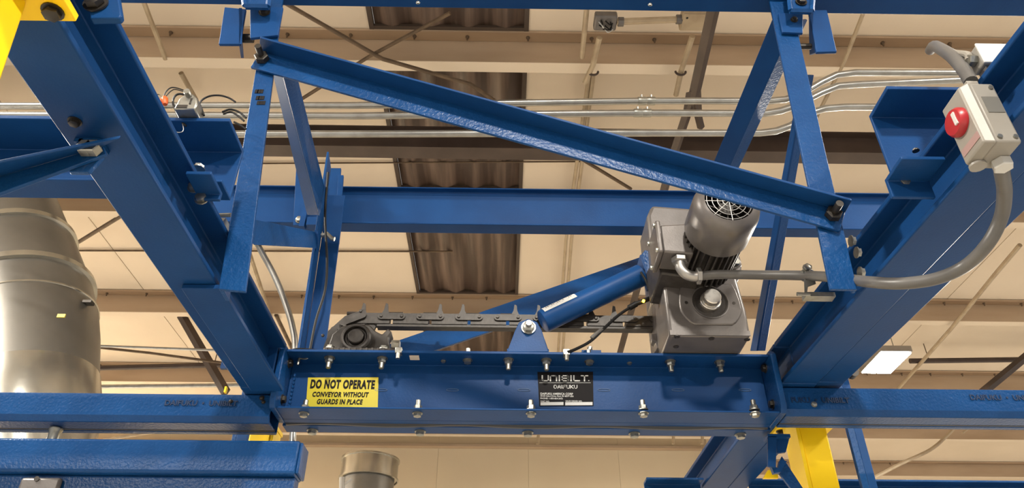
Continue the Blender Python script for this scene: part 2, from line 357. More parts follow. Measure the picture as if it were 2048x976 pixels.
hung('sprinkler_pipe', 'dark brown level pipe past the duct', 'pipe', PY(120,738,6.9), PY(470,729,6.9), .026, BROWN)
rod('roof_conduit', 'bright level conduit just above the long rail beside the duct', 'conduit', [PY(120,774,7.3), PY(490,770,7.3)], .022, EMT)
rod('sag_rod', 'brown rod slanting behind the bent conduit', 'rod', [zr(496,500,3.385), zr(540,634,3.385)], .022, BEIGEP)
rod('sag_rod', 'short brown rod behind the foot of the bent conduit', 'rod', [zr(552,630,3.385), zr(588,705,3.385)], .018, RODM)
hung('sprinkler_pipe', 'dark pipe level behind the high bay lamp', 'pipe', PY(1820,722,7.0), PY(2140,718,7.0), .028, BROWN)
rod('roof_angle', 'brown brace slanting under the dark pipe past the lamp', 'brace', [PY(2080,690,6.8), PY(1965,785,6.8)], .04, BROWN, n=4)
rod('roof_cable', 'long cream cable slanting past the high bay lamp', 'cable', [zr(2040,490,3.35), zr(1985,555,3.35), zr(1900,660,3.35), zr(1785,790,3.35)], .018, BEIGEP)
rod('roof_cable', 'cream cable curving below the rail at the far bays', 'cable', [PY(1920,842,8.6), PY(1895,870,8.6), PY(1860,900,8.6), PY(1800,928,8.6), PY(1735,962,8.6)], .02, BEIGEP, sm=True)
rod('roof_cable', 'faint short cream cable under the far purlin', 'cable', [PY(1955,842,8.9), PY(1925,866,8.9)], .014, BEIGEP)
rod('sag_rod', 'thin far rod seen under the rear channel, close to the small duct', 'rod', [(lambda p: V((p.x,p.y,ZD)))(PY(1081,855,9.185)), PY(1075,888,9.185)], .02, BEIGEP)
rod('sag_rod', 'thin far rod under the rear channel near the blue girder', 'rod', [(lambda p: V((p.x,p.y,ZD)))(PY(1352,855,9.185)), PY(1346,888,9.185)], .02, BEIGEP)
rod('sag_rod', 'far rod seen closest to the blue girder under the channel', 'rod', [(lambda p: V((p.x,p.y,ZD)))(PY(1410,855,9.185)), PY(1404,888,9.185)], .02, BEIGEP)
rod('wall_pipe', 'short upright cream pipe at the corner of the far wall', 'pipe', [PY(1407,880,9.5), PY(1412,920,9.5), PY(1414,990,9.5)], .035, BEIGEP)
rod('roof_cable', 'thin cream cable low behind the rail below the duct', 'cable', [PY(205,880,8.0), PY(330,862,8.0), PY(470,857,8.0)], .02, BEIGEP, sm=True)

# high bay lamps: the one in view, its row mates, two added unseen to brighten the far wall
def highbay(px=None, py=None, Y=None, pos=None, label='', e=140):
    c = PY(px,py,Y) if pos is None else V(pos)
    t = T('high_bay_lamp', label, 'lamp', 'high bay lamps under the roof')
    t.add('housing', MB().box((c.x-.15,c.y-.24,c.z+.01),(c.x+.15,c.y+.24,c.z+.07)), ALU, bev=.006)
    for s in (-.072, .072): t.add('led_panel', MB().box((c.x+s-.066,c.y-.22,c.z),(c.x+s+.066,c.y+.22,c.z+.012)), LAMP)
    for s in (-.21, .21): t.add('hanger_rod', MB().cyl((c.x,c.y+s,c.z+.06),(c.x,c.y+s,ZP+.004),.005,6), EMT)
    r = t.done()
    L = bpy.data.lights.new('lamp_light', 'AREA'); L.shape = 'RECTANGLE'; L.size = .28; L.size_y = .44; L.energy = e; L.color = (1.0, .93, .82)
    lo = bpy.data.objects.new('lamp_light', L); COL.objects.link(lo); lo.parent = r; lo.location = (c + V((0,0,-.012))) + OFF - r.location
highbay(1772,727,6.4,label='glowing high bay lamp seen past the edge of the long girder', e=60)
for i, (x, y) in enumerate(((-6.6,6.4),(-3.4,.4),(3.4,.4),(0.3,-2.4),(-3.4,-4.6),(3.4,-4.6),(6.8,8.0),(-6.6,8.8))):
    highbay(pos=(x,y,2.98), label=['lamp of the row beyond the big duct','lamp over the aisle beside the yellow post','lamp over the aisle beside the switch box','lamp behind the viewer over the frame','lamp far behind the viewer on the duct aisle','lamp far behind the viewer on the switch aisle','added unseen lamp brightening the corner of the cream wall','added unseen lamp brightening the cream wall beyond the big duct'][i], e=(200,130,80,120,130,120,260,240)[i])

# big galvanised duct
t = T('exhaust_duct', 'large galvanised duct with gored elbow and a bright lower band', 'duct')
YDU = 3.5
def dring(px, py, rp, n=48, tilt=None):
    c = PY(px,py,YDU); k = (PY(px+10,py,YDU)-PY(px,py,YDU)).length/10
    return c, rp*k
spec = [(-330,250,118),(-170,330,118),(-60,400,118),(-5,450,118),(18,508,118),(30,600,139),(36,650,144),(38,700,145),(38,778,143)]
cs_ = [dring(*q) for q in spec]
def ringsof(cs, n=56):
    out = []
    for i, (c, r) in enumerate(cs):
        a = cs[max(i-1,0)][0]; b = cs[min(i+1,len(cs)-1)][0]; d = (b-a).normalized()
        _, u, v = frame(d, BK); out.append([c+(u*math.cos(2*math.pi*k/n)+v*math.sin(2*math.pi*k/n))*r for k in range(n)])
    return out
R_ = ringsof(cs_)
for a, b in ((0,2),(2,4),(4,5),(5,8)):
    t.add('duct_section', MB().rings(R_[a:b+1], False), DUCT, angle=60)
for i, g in ((2,.012),(4,.016),(5,.020)):
    c, r = cs_[i]; d = (cs_[min(i+1,8)][0]-cs_[i-1][0]).normalized()
    t.add('seam_band', MB().lathe([(r,-.02),(r+g,-.016),(r+g,.016),(r,.02)], c, d, 56, False), DUCT2, angle=60)
c8, r8 = cs_[8]; e8 = PY(38,905,YDU)
for i in (6,):
    c, r = cs_[i]; d = (cs_[i+1][0]-cs_[i-1][0]).normalized(); t.add('seam_band', MB().lathe([(r,-.006),(r+.005,-.004),(r+.005,.004),(r,.006)], c, d, 56, False), DUCT2, angle=60)
dd = (e8-c8).normalized()
t.add('duct_section', MB().lathe([(r8+.006,0),(r8+.006,.22),(r8-.05,.40),(r8-.05,.8)], c8, dd, 56, False), DUCT2, angle=60, label='bright new galvanised band')
t.add('duct_section', MB().tube([c8+dd*.78, V((c8.x+dd.x*.9, c8.y+dd.y*.9, -.1)), V((c8.x+dd.x*.9, c8.y+dd.y*.9, -H))], r8-.055, 40), DUCT, angle=60)
p = PY(122,631,3.14); q = t.add('sticker', MB().box(p+V((-.019,0,-.009)), p+V((.019,.006,.009))), YELP, label='small yellow sticker')
t.add('latch', MB().box(PY(176,606,3.42)-V((.02,.02,.006)), PY(176,606,3.42)+V((.025,.02,.008))), BOLTK)
t.done()
# small duct stub in front of the far wall
t = T('vent_stack', 'small galvanised vent stack standing against the far cream wall', 'duct')
YS = 8.6; c = PY(741,925,YS); r = (PY(797,925,YS)-c).length
for k, (za, zb, rr, mm) in enumerate(((c.z-.20,c.z+.02,r,DUCT2),(c.z-.9,c.z-.20,r-.03,DUCT),(-H,c.z-.9,r-.03,DUCT))):
    t.add('duct_section', MB().lathe([(rr,0),(rr,zb-za)], (c.x,YS,za), UP, 40), mm, angle=60)
for z in (c.z+.02, c.z-.2): t.add('seam_band', MB().lathe([(r,-.012),(r+.014,-.009),(r+.014,.009),(r,.012)], (c.x,YS,z), UP, 40, False), DUCT2)
pz = PY(705,955,8.2); t.add('handle', MB().tube([PY(684,985,8.2),PY(684,955,8.2)],.03,8), WHITEP); t.add('handle', MB().tube([PY(690,968,8.2),PY(703,957,8.2)],.014,8), WHITEP)
t.done()

# =================================================================== drive frame
Yf = 1.40
ZT = PY(1050,703,Yf).z; ZB = PY(1050,820.5,Yf).z; X0 = PY(562,760,Yf).x; X1 = PY(1547,760,Yf).x
YW, TH_ = 1.456, .006
t = T('front_channel', 'blue steel channel of the drive frame carrying yellow and black stickers', 'channel')
zc = ZB
fr = t.add('channel', MB().extr([(0,0),(YW-Yf,0),(YW-Yf,.0035),(.0,.005),(.0,ZT-ZB-.007),(YW-Yf,ZT-ZB-.006),(YW-Yf,ZT-ZB),(-.006,ZT-ZB),(-.006,.0)], (X0,YW,ZB), (X1,YW,ZB)), BLUE, bev=.0012)
t.add('bottom_lip', MB().box((X0,YW+.006,ZB),(X1,1.479,ZB+.006)), BLUE)
# end plates
for x, s in ((X0,-1),(X1,1)):
    m = MB(); a, b = (x-.012, x) if s < 0 else (x, x+.012)
    pf = [(Yf-.012,ZB-.002),(1.478,ZB-.002),(1.478,ZT+.006),(Yf-.002,ZT+.006),(Yf-.012,ZT-.004)]
    pf[0] = (Yf-.004,ZB-.002); pf.insert(0,(Yf-.012,ZB+.012))
    m.prism([(a,y,z) for y, z in pf], [(b,y,z) for y, z in pf]); e = t.add('end_plate', m, BLUE2, bev=.002)
    for z in (ZT-.018, ZB+.03): t.inst('bolt', BOLTD, (x-.0 if s < 0 else x, Yf+.03, z), rotto(RT if s < 0 else LF), e)
# stitch-welded bead at the corner
m = MB()
for k in range(9):
    p = V((X0+.012, YW-.010, ZB+.022+k*.0085)); m.lathe([(.0005,-.004),(.0025,-.002),(.0025,.002),(.0005,.004)], p, UP, 6)
t.add('weld_bead', m, BLUE2, kind='stuff')
# slots punched in the web, drawn as shallow rims of chipped paint
for px in (762,905,1048,1208,1356,1490):
    c = PY(px,780,YW-.001); m = MB(); n = 14
    m.tube([c+V((.013*math.cos(2*math.pi*k/n), 0, .0026*math.sin(2*math.pi*k/n))) for k in range(n+1)], .0006, 5); t.add('slot_rim', m, SCUFF)
for px in (608,835,1062,1287,1510):
    p = PZ(px,826,ZB); t.inst('bolt', BOLT, p, rotto(DN)); t.inst('nut', NUT, V((p.x,p.y,ZB+.0052)), rotto(UP))
# fasteners through the top flange
zu = ZT-.0062
for px in (660,765,1017,1093,1343,1443): t.inst('nut', NUT, V((PZ(px,716,zu).x, 1.425, zu)), rotto(DN), scale=1.08)
for px in (935,1180): p = V((PZ(px,716,zu).x,1.43,zu)); t.inst('bolt', BOLT, p, rotto(DN)); t.inst('nut', NUT, V((p.x,p.y+.0,ZT+.0005)), rotto(UP), scale=.9)
for px in (886,1262): t.inst('bolt', BOLT, V((PZ(px,716,zu).x,1.435,zu)), rotto(DN), scale=.55)
# cable clips on the lip
for px in (797,1133):
    x = PY(px,705,Yf).x
    k = t.add('cable_clip', MB().box((x-.007,Yf-.005,ZT-.008),(x+.007,Yf+.012,ZT+.005)), ZINC, bev=.001); t.add('screw', MB().cyl((x,Yf-.002,ZT-.008),(x,Yf-.002,ZT-.020),.0045,8), ZINC, k)
# small ring bolt hung at the corner
p = PY(599,716,1.43); k = t.add('eye_bolt', MB().cyl(p+V((0,0,.012)),p+V((-.001,0,-.016)),.003,8), ZINC)
t.add('eye', MB().tube([p+V((.010+.008*math.cos(a),0,.003+.005*math.sin(a))) for a in [2*math.pi*i/12 for i in range(13)]],.0022,6), ZINC, k)
# beige paper tag on the top lip
p = PZ(830,715,zu); t.add('paper_tag', MB().box(p+V((-.011,-.010,-.0012)),p+V((.009,.010,-.0001))), DECK)
# yellow warning sticker
ys_ = YW-.0008-.0
def quad(pts, Y, th=.0006): a = [PY(x,y,Y) for x, y in pts]; return MB().prism(a, [p+V((0,th,0)) for p in a]), a
m, a = quad([(616,755),(757,754.5),(755.5,815.5),(611.5,816)], ys_-.0006); st = t.add('warning_sticker', m, YELP, label='yellow warning sticker with black capitals')
c = sum(a, V())/4; wv = (a[1]-a[0]).length
def tx(body, px, py, size, mm, par, **k): return t.text(body, PY(px,py,ys_-.0012), size, mm, par, **k)
tx('DO NOT OPERATE', 685, 769.5, .0255, INK, st, sx=.56, off=.0014, spacing=1.13)
tx('CONVEYOR WITHOUT', 680.5, 789.5, .0145, INK, st, sx=.70, off=.0007, shear=.1, spacing=1.12)
tx('GUARDS IN PLACE', 679, 804, .0145, INK, st, sx=.70, off=.0007, shear=.1, spacing=1.12)
# black maker plate
m, a = quad([(1075,744),(1186,743.5),(1187,811.5),(1078.5,812)], ys_-.0006); lb = t.add('maker_plate', m, BLKP, label='black maker plate with white lettering')
def ribbon(strokes, px0, py0, px1, py1, wd, mm, par):        # block capitals from strokes on a unit box
    m = MB(); Yq = ys_-.0012
    for st_ in strokes:
        for (x0,y0),(x1,y1) in zip(st_, st_[1:]):
            a = PY(px0+(px1-px0)*x0, py1+(py0-py1)*y0, Yq); b = PY(px0+(px1-px0)*x1, py1+(py0-py1)*y1, Yq)
            d = (b-a).normalized()*wd/2; n = V((-d.z,0,d.x)); m.face([a-d+n, b+d+n, b+d-n, a-d-n])
    t.add('lettering', m, mm, par)
GL = {'U':[[(0,1),(0,.25),(.18,0),(1,0),(1,1)]],'N':[[(0,0),(0,1),(.8,1),(1,.8),(1,0)]],'I':[[(.5,0),(.5,1)]],'B':[[(0,0),(0,1),(.85,1),(1,.85),(1,.6),(.9,.5),(0,.5)],[(.9,.5),(1,.4),(1,.12),(.88,0),(0,0)]],
      'L':[[(0,1),(0,0),(1,0)]],'T':[[(0,1),(1,1)],[(.5,1),(.5,0)]],'D':[[(0,0),(0,1),(.75,1),(1,.8),(1,.2),(.75,0),(0,0)]],'A':[[(0,0),(.4,1),(.75,1),(1,0)],[(.2,.35),(.9,.35)]],'F':[[(0,0),(0,1),(1,1)],[(0,.5),(.8,.5)]],'K':[[(0,0),(0,1)],[(1,1),(.1,.5),(1,0)]]}
def word(wd_, px0, px1, py0, py1, widths, gap, sw):
    tot = sum(widths)+gap*(len(wd_)-1); x = 0
    for ch, wi in zip(wd_, widths):
        a = px0+(px1-px0)*x/tot; b = px0+(px1-px0)*(x+wi)/tot; ribbon(GL[ch], a, py0, b, py1, sw, WHITEP, lb); x += wi+gap
word('UNIBILT', 1084.5, 1175, 751.5, 761.5, [1,1,.22,1,.22,.9,1], .36, .0027)
word('DAIFUKU', 1108, 1154, 770.5, 776.5, [1,1,.2,.9,1,1,1], .42, .0014)
ribbon([[(0,.5),(1,.5)]], 1079, 765, 1181, 766, .0007, WHITEP, lb)
tx('DAIFUKU AMERICA CORP', 1080.5, 787.5, .0064, WHITEP, lb, sx=.92, align='LEFT', off=.00012)
tx('30100 Cabot Drive, Novi, MI 48377 USA', 1080.5, 792, .0046, WHITEP, lb, sx=.90, align='LEFT', off=.00008)
tx('PHONE: 1-800-864-2455', 1080.5, 796.8, .0048, WHITEP, lb, sx=.95, align='LEFT', off=.00008)
tx('PART NO.', 1081, 802.6, .0042, WHITEP, lb, sx=1.0, align='LEFT', off=.00008); tx('SALES ORDER NO.', 1131, 802.2, .0042, WHITEP, lb, sx=1.0, align='LEFT', off=.00008)
tx('.', 1177.5, 758.5, .012, WHITEP, lb, off=.0003)
for a_, b_ in ((1081,1127),(1130.5,1185)):
    m, _ = quad([(a_,804.5),(b_,804),(b_,810.3),(a_,810.8)], ys_-.0012, .0002); t.add('blank_field', m, WHITEP, lb)
t.done()

t = T('rear_channel', 'blue channel behind the drive frame with bolt heads under it', 'channel')
t.add('channel', MB().extr([(.0,0),(.0,.006),(-.039,.006),(-.039,.0)][::-1], (X0-.01,1.496,ZB), (X1+.01,1.496,ZB)), BLUE, bev=.001)
t.add('web', MB().box((X0-.01,1.496,ZB+.006),(X1+.01,1.502,ZT)), BLUE); t.add('top_flange', MB().box((X0-.01,1.502,ZT-.006),(X1+.01,1.536,ZT)), BLUE)
for px in (625,840,1056,1271,1487): t.inst('bolt', BOLT, V((PZ(px,860,ZB).x,1.521,ZB)), rotto(DN), scale=1.15)
t.done()
t = T('chain_guide', 'dark greasy guide strip in the slot between both channels', 'guide strip')
m = MB(); n = 24; pts = [V((X0+(X1-X0)*k/n, 1.4875, ZB+.003+.0022*math.sin(k*.9))) for k in range(n+1)]
m.tube(pts, .0062, 6); t.add('chain_guide', m, BLUEK); t.done()

# rails on both sides of the drive
def rail(name, label, xa, xb, z0a, zta, Yr, texts):
    t = T(name, label, 'rail', 'conveyor rails')
    h = zta-z0a
    prof = [(0,.006),(.004,0),(.006,0),(.006,h),(-.074,h),(-.074,0),(-.045,0),(-.045,.006),(-.068,.006),(-.068,h-.006),(0,h-.006)]
    prof = [(-.002,-.012),(-.042,-.012),(-.042,-.008),(-.006,-.006),(0,.004),(0,h-.006),(-.060,h-.006),(-.060,-.010),(-.049,-.010),(-.049,-.013),(-.064,-.013),(-.064,h),(.006,h),(.006,.0)]
    r_ = t.add('track', MB().extr(prof, (xa,Yr,z0a), (xb,Yr,z0a)), BLUE2, bev=.0015)
    t.add('slot_guide', MB().tube([(xa,Yr+.0455,z0a-.009),(xb,Yr+.0455,z0a-.009)], .0036, 6), BLUEK)
    for body, px, py, s in texts:
        t.text(body, PY(px,py,Yr-.0062), s, NAVY, r_, sx=1.0, off=.0004, ext=.0012)
    return t
zl0 = PY(300,831,1.416).z; zl1 = PY(300,788,1.416).z
t = rail('conveyor_rail', 'blue enclosed conveyor rail beside the big duct, stamped lettering', -1.9, X0-.014, zl0, zl1, 1.42, [('DAIFUKU  •  UNIBILT', 402, 807, .0155)])
t.inst('bolt', BOLTD, PY(462,803,1.4135), rotto(FR), scale=.4); t.inst('bolt', BOLTD, PY(524,796,1.4135), rotto(FR), scale=.5); t.inst('bolt', BOLTD, PY(527,804,1.4135), rotto(FR), scale=.4); t.done()
zr0 = PY(1800,821,1.416).z; zr1 = PY(1800,778,1.416).z
t = rail('conveyor_rail', 'blue enclosed conveyor rail below the glowing lamp, stamped lettering', X1+.018, 1.9, zr0, zr1, 1.42, [('FUKU  •  UNIBILT', 1640, 801, .0155), ('DAIFUKU  •  UNIBILT', 2010, 796, .0155)])
t.inst('bolt', BOLT, PY(1628,809,1.4135), rotto(FR), scale=.6)
t.done()

# =================================================================== overhead frame
ZG0 = zl1+.003; ZGT = ZT+.003            # long girders rest on the rails
Yn, = (0.10,)
xa = PZ(215,400,ZG0).x; xb = PZ(437,575,ZG0).x
t = T('long_girder', 'blue I-section girder nearest the duct, running from overhead to the drive', 'girder')
xc = (xa+xb)/2; wd = xb-xa
t.add('girder', MB().extr(ibm(wd, ZGT-ZG0, .009, .008), (xc,-.35,ZG0), (xc,1.385,ZG0)), BLUE, bev=.002)
p0 = PZ(362,576,ZG0-.008); p1 = PZ(440,576,ZG0-.008)
t.add('splice_plate', MB().box((p0.x,p0.y,ZG0-.009),(p1.x+.002,1.383,ZG0-.0005)), BLUE, bev=.0015)
for px, py in ((150,242),(128,18)): t.inst('bolt', BOLTD, PZ(px,py,ZG0), rotto(DN), scale=.75)
t.add('end_block', MB().box((xa,1.386,ZG0-.0005),(X0-.0145,1.47,ZGT)), BLUE, bev=.002)
t.done()
xr0 = X1+.016; xr1 = PZ(1701,703,zr1+.003).x-.05*.2; ZR0 = zr1+.003; ZRT = max(ZGT, ZR0+.09)
t = T('long_girder', 'blue I-section girder carrying the grey switch box, passing over the rail', 'girder')
t.add('girder', MB().extr(ibm(xr1-xr0, ZRT-ZR0, .009, .008), ((xr0+xr1)/2+.05*1.75,-.35,ZR0), ((xr0+xr1)/2,1.40,ZR0)), BLUE, bev=.002)
t.add('girder_run', MB().extr(ibm(xr1-xr0, ZRT-ZR0, .009, .008), ((xr0+xr1)/2,1.402,ZR0), ((xr0+xr1)/2-.004,2.9,ZR0)), BLUE, bev=.002)
t.done()
xe = PZ(1778,690,ZR0).x-.05*.25
t = T('side_girder', 'blue flat-bottomed girder hugging the outer edge of the switch girder', 'girder')
xm_ = (xe+xr1+.003)/2
t.add('girder', MB().extr(tub(xe-xr1-.003, .085), (xm_+.05*1.75,-.35,ZR0+.004), (xm_,1.40,ZR0+.004)), BLUE, bev=.002)
t.add('girder_run', MB().extr(tub(xe-xr1-.003, .085), (xm_,1.402,ZR0+.004), (xm_,2.9,ZR0+.004)), BLUE, bev=.002); t.done()

# cross headers lying on the long girders
def header(name, label, x0, x1, Yw, zb, ztop, fl, ang, bolts):
    t = T(name, label, 'channel')
    t.add('channel', MB().extr([(0,0),(.045,0),(.045,.005),(.005,.005),(.005,ztop-zb-.007),(fl,ztop-zb-.007),(fl,ztop-zb),(0,ztop-zb)], (x0,Yw,zb), (x1,Yw,zb)), BLUE, bev=.0012)
    a0, a1, az0, az1, af = ang
    k = t.add('clip_angle', MB().extr([(0,0),(.006,0),(.006,az1-az0-.006),(af,az1-az0-.006),(af,az1-az0),(0,az1-az0)], (a0,Yw-.052,az0), (a1,Yw-.052,az0)), BLUE, bev=.0012)
    for b in bolts: t.inst('bolt', BOLT, b, rotto(FR), k)
    return t
Yh = .905
zh = PY(150,232,Yh-.075).z; xh1 = PY(462,232,Yh-.075).x
t = header('cross_header', 'blue channel header crossing above the duct-side girder under loose wires', -1.7, xh1, Yh, ZGT+.001, zh, .075, (xb+.001, PY(452,370,Yh-.05).x, PY(400,405,Yh-.05).z, PY(400,344,Yh-.10).z, .05),
           [PY(390,375,Yh-.052), PY(404,398,Yh-.052)])
t.inst('bolt', BOLT, PY(397,338,Yh-.03), rotto(UP), scale=.9)
t.done()
Yh2 = .86; zh2 = PY(1800,172,Yh2-.066).z; x2 = PY(1738,235,Yh2).x
t = header('cross_header', 'blue channel stub on the switch-side girder under the conduit ends', x2, 1.7, Yh2, ZRT+.001, zh2, .066, (PY(1768,365,Yh2-.05).x, xr0+.028, PY(1830,312,Yh2-.104).z-.034, PY(1830,312,Yh2-.104).z, .052), [PY(1806,366,Yh2-.052)])
t.inst('bolt', BOLTD, PY(1832,302,Yh2-.02), rotto(UP), scale=.5)
t.done()

# top crossmember
Yt = .99; zt0 = PY(1100,19,Yt+.02).z
t = T('top_crossmember', 'blue channel crossmember along the very top carrying both hangers', 'crossmember')
t.add('crossmember', MB().extr(chan(.12,.05,.006), (-.86,Yt+.02,zt0), (1.35,Yt+.02,zt0)), BLUE, bev=.0015)
t.add('web_plate', MB().box((-.86,Yt-.034,zt0),(1.35,Yt-.028,zt0+.12)), BLUE)
for px, py in ((836,6),(1300,10)): t.inst('bolt', BOLT, PY(px,py,Yt-.0345), rotto(FR), scale=.4)
t.done()
# vertical hangers
def hanger(label, pts, back_left, extra, dep=6):
    t = T('hanger_angle', label, 'hanger')
    a, b, c, d = [PY(x,y,.975) for x, y in pts]         # bottom-left, bottom-right, top-left, top-right
    zt_ = zt0+.0
    def up_to(p, q): f = (zt_-p.z)/(q.z-p.z); return p.lerp(q, f)
    tl, tr = up_to(a,c), up_to(b,d); dv = V((0,.006,0))
    t.add('face_leg', MB().prism([a,b,tr,tl], [a+dv,b+dv,tr+dv,tl+dv]), BLUE2, bev=.001)
    e0, e1 = (a, tl) if back_left else (b, tr); ex = V((.006 if back_left else -.006,0,0))
    t.add('side_leg', MB().prism([e0+dv,e0+dv+ex,e1+dv+ex,e1+dv], [e0+dv*dep,e0+dv*dep+ex,e1+dv*dep+ex,e1+dv*dep]), BLUE2, bev=.001)
    for nm, me, p, ax, s in extra: t.inst(nm, me, p, rotto(ax), scale=s)
    return t
t = hanger('blue hanger angle beside the duct-side girder with scribbled marks', [(437,578),(491,583),(512,135),(548,138)], True, [])
p = PY(470,434,.99); t.add('bolt', MB().cyl(PY(422,452,1.0),PY(452,452,1.0),.008,12), BOLTK); t.add('nut', MB().hexa(PY(452,455,1.0), LF, .016,.016), ZINC); t.add('stud', MB().cyl(PY(408,432,1.01),PY(462,430,1.01),.0038,10), ZINC)
for k, (px, py) in enumerate(((515,183),(517,196),(519,206))):
    for q in range(3): t.add('ink_mark', MB().box(PY(px-4+q*5,py-4,.9745)+V((0,-.0004,0)), PY(px-2+q*5,py+5,.9745)+V((.002,.0004,.002))), INK)
t.done()
t = hanger('blue hanger angle bolted at the low end of the long diagonal', [(1661,578),(1715,579),(1545,30),(1588,30)], False, [], 2)
for px, py in ((1698,482),(1709,505),(1716,545)): t.inst('bolt', BOLT, PY(px+3,py,.982), rotto(RT), scale=.9)
t.done()
# long diagonal angle brace in front of both hangers
t = T('diagonal_brace', 'long blue angle brace sloping across the frame between both hangers', 'brace')
Yd = .967
A0, A1 = PY(511,108,Yd), PY(1692,437,Yd)
L0, L1 = PY(501,134,Yd), PY(1680,463,Yd)
U0, U1 = PY(520,76,Yd-.036), PY(1704,402,Yd-.036)
# root line between the two legs
K0, K1 = PY(528,109,Yd), PY(1672,421,Yd)
dv = V((0,.005,0)); n = (K1-K0).normalized().cross(V((0,1,0)))
t.add('upright_leg', MB().prism([L0,PY(1680,462,Yd),PY(1691,424,Yd),PY(520,102,Yd)], [p+dv for p in (L0,PY(1680,462,Yd),PY(1691,424,Yd),PY(520,102,Yd))]), BLUE2, bev=.001)
a = [PY(518,106,Yd+.0045),PY(1690,427,Yd+.0045),U1,U0]; tt = V((0,0,.005))
t.add('flat_leg', MB().prism(a, [p+tt for p in a]), BLUE, bev=.001)
for px, py in ((525,120),(1664,432)):
    c = PY(px,py,Yd); t.add('nut', MB().hexa(c-V((0,.001,0)), FR, .0135,.012), BOLTK); t.add('stud', MB().cyl(c, c+V((0,-.034,0)), .0062, 12), BOLTK)
t.done()
# clips at the hanger tops
def topclip(name, label, quadpts, Yq, lipside, th=.006):
    t = T(name, label, 'bracket')
    a = [PY(x,y,Yq) for x, y in quadpts]; a = [V((p.x,p.y,min(p.z,zt0-.0005))) for p in a]; d = V((0,th,0))
    t.add('plate', MB().prism(a, [p+d for p in a]), BLUE, bev=.0012)
    return t
t = topclip('lug_plate', 'blue lug plate with pointed flange beside the duct-side hanger top', [(437,88),(480,88),(492,18),(449,14)], .975, 1)
a = [PY(478,88,.975),PY(478,16,.975),PY(492,12,1.07),PY(482,116,1.07)]; a = [V((p.x,p.y,min(p.z,zt0-.0005))) for p in a]; t.add('flange', MB().prism(a, [p+V((.006,0,0)) for p in a]), BLUE)
t.add('bolt', MB().cyl(PY(482,77,1.0),PY(506,77,1.0),.009,10), BOLTK); t.done()
t = topclip('lug_plate', 'blue lug plate with bright edge beside the switch-side hanger top', [(1633,104),(1674,103),(1654,20),(1617,20)], .975, 1)
a = [PY(1632,105,.982),PY(1617,18,.982),PY(1608,20,1.06),PY(1619,110,1.06)]; a = [V((p.x,p.y,min(p.z,zt0-.0005))) for p in a]; t.add('flange', MB().prism(a, [p+V((.005,0,0)) for p in a]), BLUE)
t.add('bolt', MB().cyl(PY(1592,93,1.0),PY(1622,93,1.0),.006,10), BOLTK)
t.done()
t = topclip('clip_angle', 'bluish clip plate bolted under the crossmember on the duct side', [(500,76),(556,70),(566,14),(500,14)], .967, 1)
t.inst('bolt', BOLTD, PY(529,25,.966), rotto(FR), scale=1.1); t.done()
t = topclip('clip_angle', 'greyish clip plate bolted under the crossmember on the switch side', [(1565,64),(1606,66),(1606,26),(1557,26)], .967, 1)
t.inst('bolt', BOLTD, PY(1588,40,.966), rotto(FR), scale=.7); t.done()
t = T('clip_channel', 'small bright channel clip at the top edge above the scribbled hanger', 'bracket')
a = [PY(x,y,.945) for x, y in ((490,15),(537,16),(541,-30),(484,-30))]; t.add('plate', MB().prism(a, [p+V((0,.006,0)) for p in a]), BLUE2, bev=.001)
for i, j in ((0,3),(1,2),(0,1)): t.add('lip', MB().tube([a[i]+V((0,-.004,0)), a[j]+V((0,-.004,0))], .005, 4), BLUE2)
t.done()
t = T('clip_channel', 'small bright channel clip at the top edge above the switch-side hanger', 'bracket')
a = [PY(x,y,.945) for x, y in ((1580,24),(1623,25),(1626,-30),(1574,-30))]; t.add('plate', MB().prism(a, [p+V((0,.006,0)) for p in a]), BLUE2, bev=.001)
for i, j in ((0,3),(1,2),(0,1)): t.add('lip', MB().tube([a[i]+V((0,-.004,0)), a[j]+V((0,-.004,0))], .005, 4), BLUE2)
t.inst('bolt', BOLTD, PY(1602,4,.944), rotto(FR), scale=1.1); t.done()

# rear crossmember
Yrb = 1.76; zb0 = PY(1000,468,Yrb).z; zb1 = PY(1000,376,Yrb-.028).z
t = T('rear_crossmember', 'wide blue channel crossmember behind the motor and the long diagonal', 'crossmember')
t.add('crossmember', MB().extr([(0,0),(.045,0),(.045,.006),(.006,.012),(.006,zb1-zb0-.016),(.014,zb1-zb0-.006),(.028,zb1-zb0-.004),(.028,zb1-zb0),(0,zb1-zb0)], (PY(318,430,Yrb).x,Yrb,zb0), (1.22,Yrb,zb0)), BLUE, bev=.003)
t.done()
# plates where post meets rear crossmember
t = T('post_bracket', 'dark blue bolted bracket plates where the rear post meets the crossmember', 'bracket')
def plate(pts, Y, th=.008): a = [PY(x,y,Y) for x, y in pts]; return MB().prism(a, [p+V((0,th,0)) for p in a])
t.add('plate', plate([(652,336),(682,336),(672,500),(650,500)], Yrb-.064), BLUE, bev=.001)
t.add('plate', plate([(676,350),(687,350),(678,486),(668,486)], Yrb-.075), BLUE, bev=.001)
t.add('plate', plate([(592,338),(640,338),(640,450),(586,450)], Yrb-.064), BLUE, bev=.001)
t.add('rib', MB().box(PY(608,452,Yrb-.09), PY(613,405,Yrb-.064)), BLUE)
t.add('rib', MB().box(PY(612,449,Yrb-.09), PY(642,445,Yrb-.064)), BLUE)
t.inst('bolt', BOLT, PY(599,440,Yrb-.065), rotto(FR), scale=1.1)
t.done()
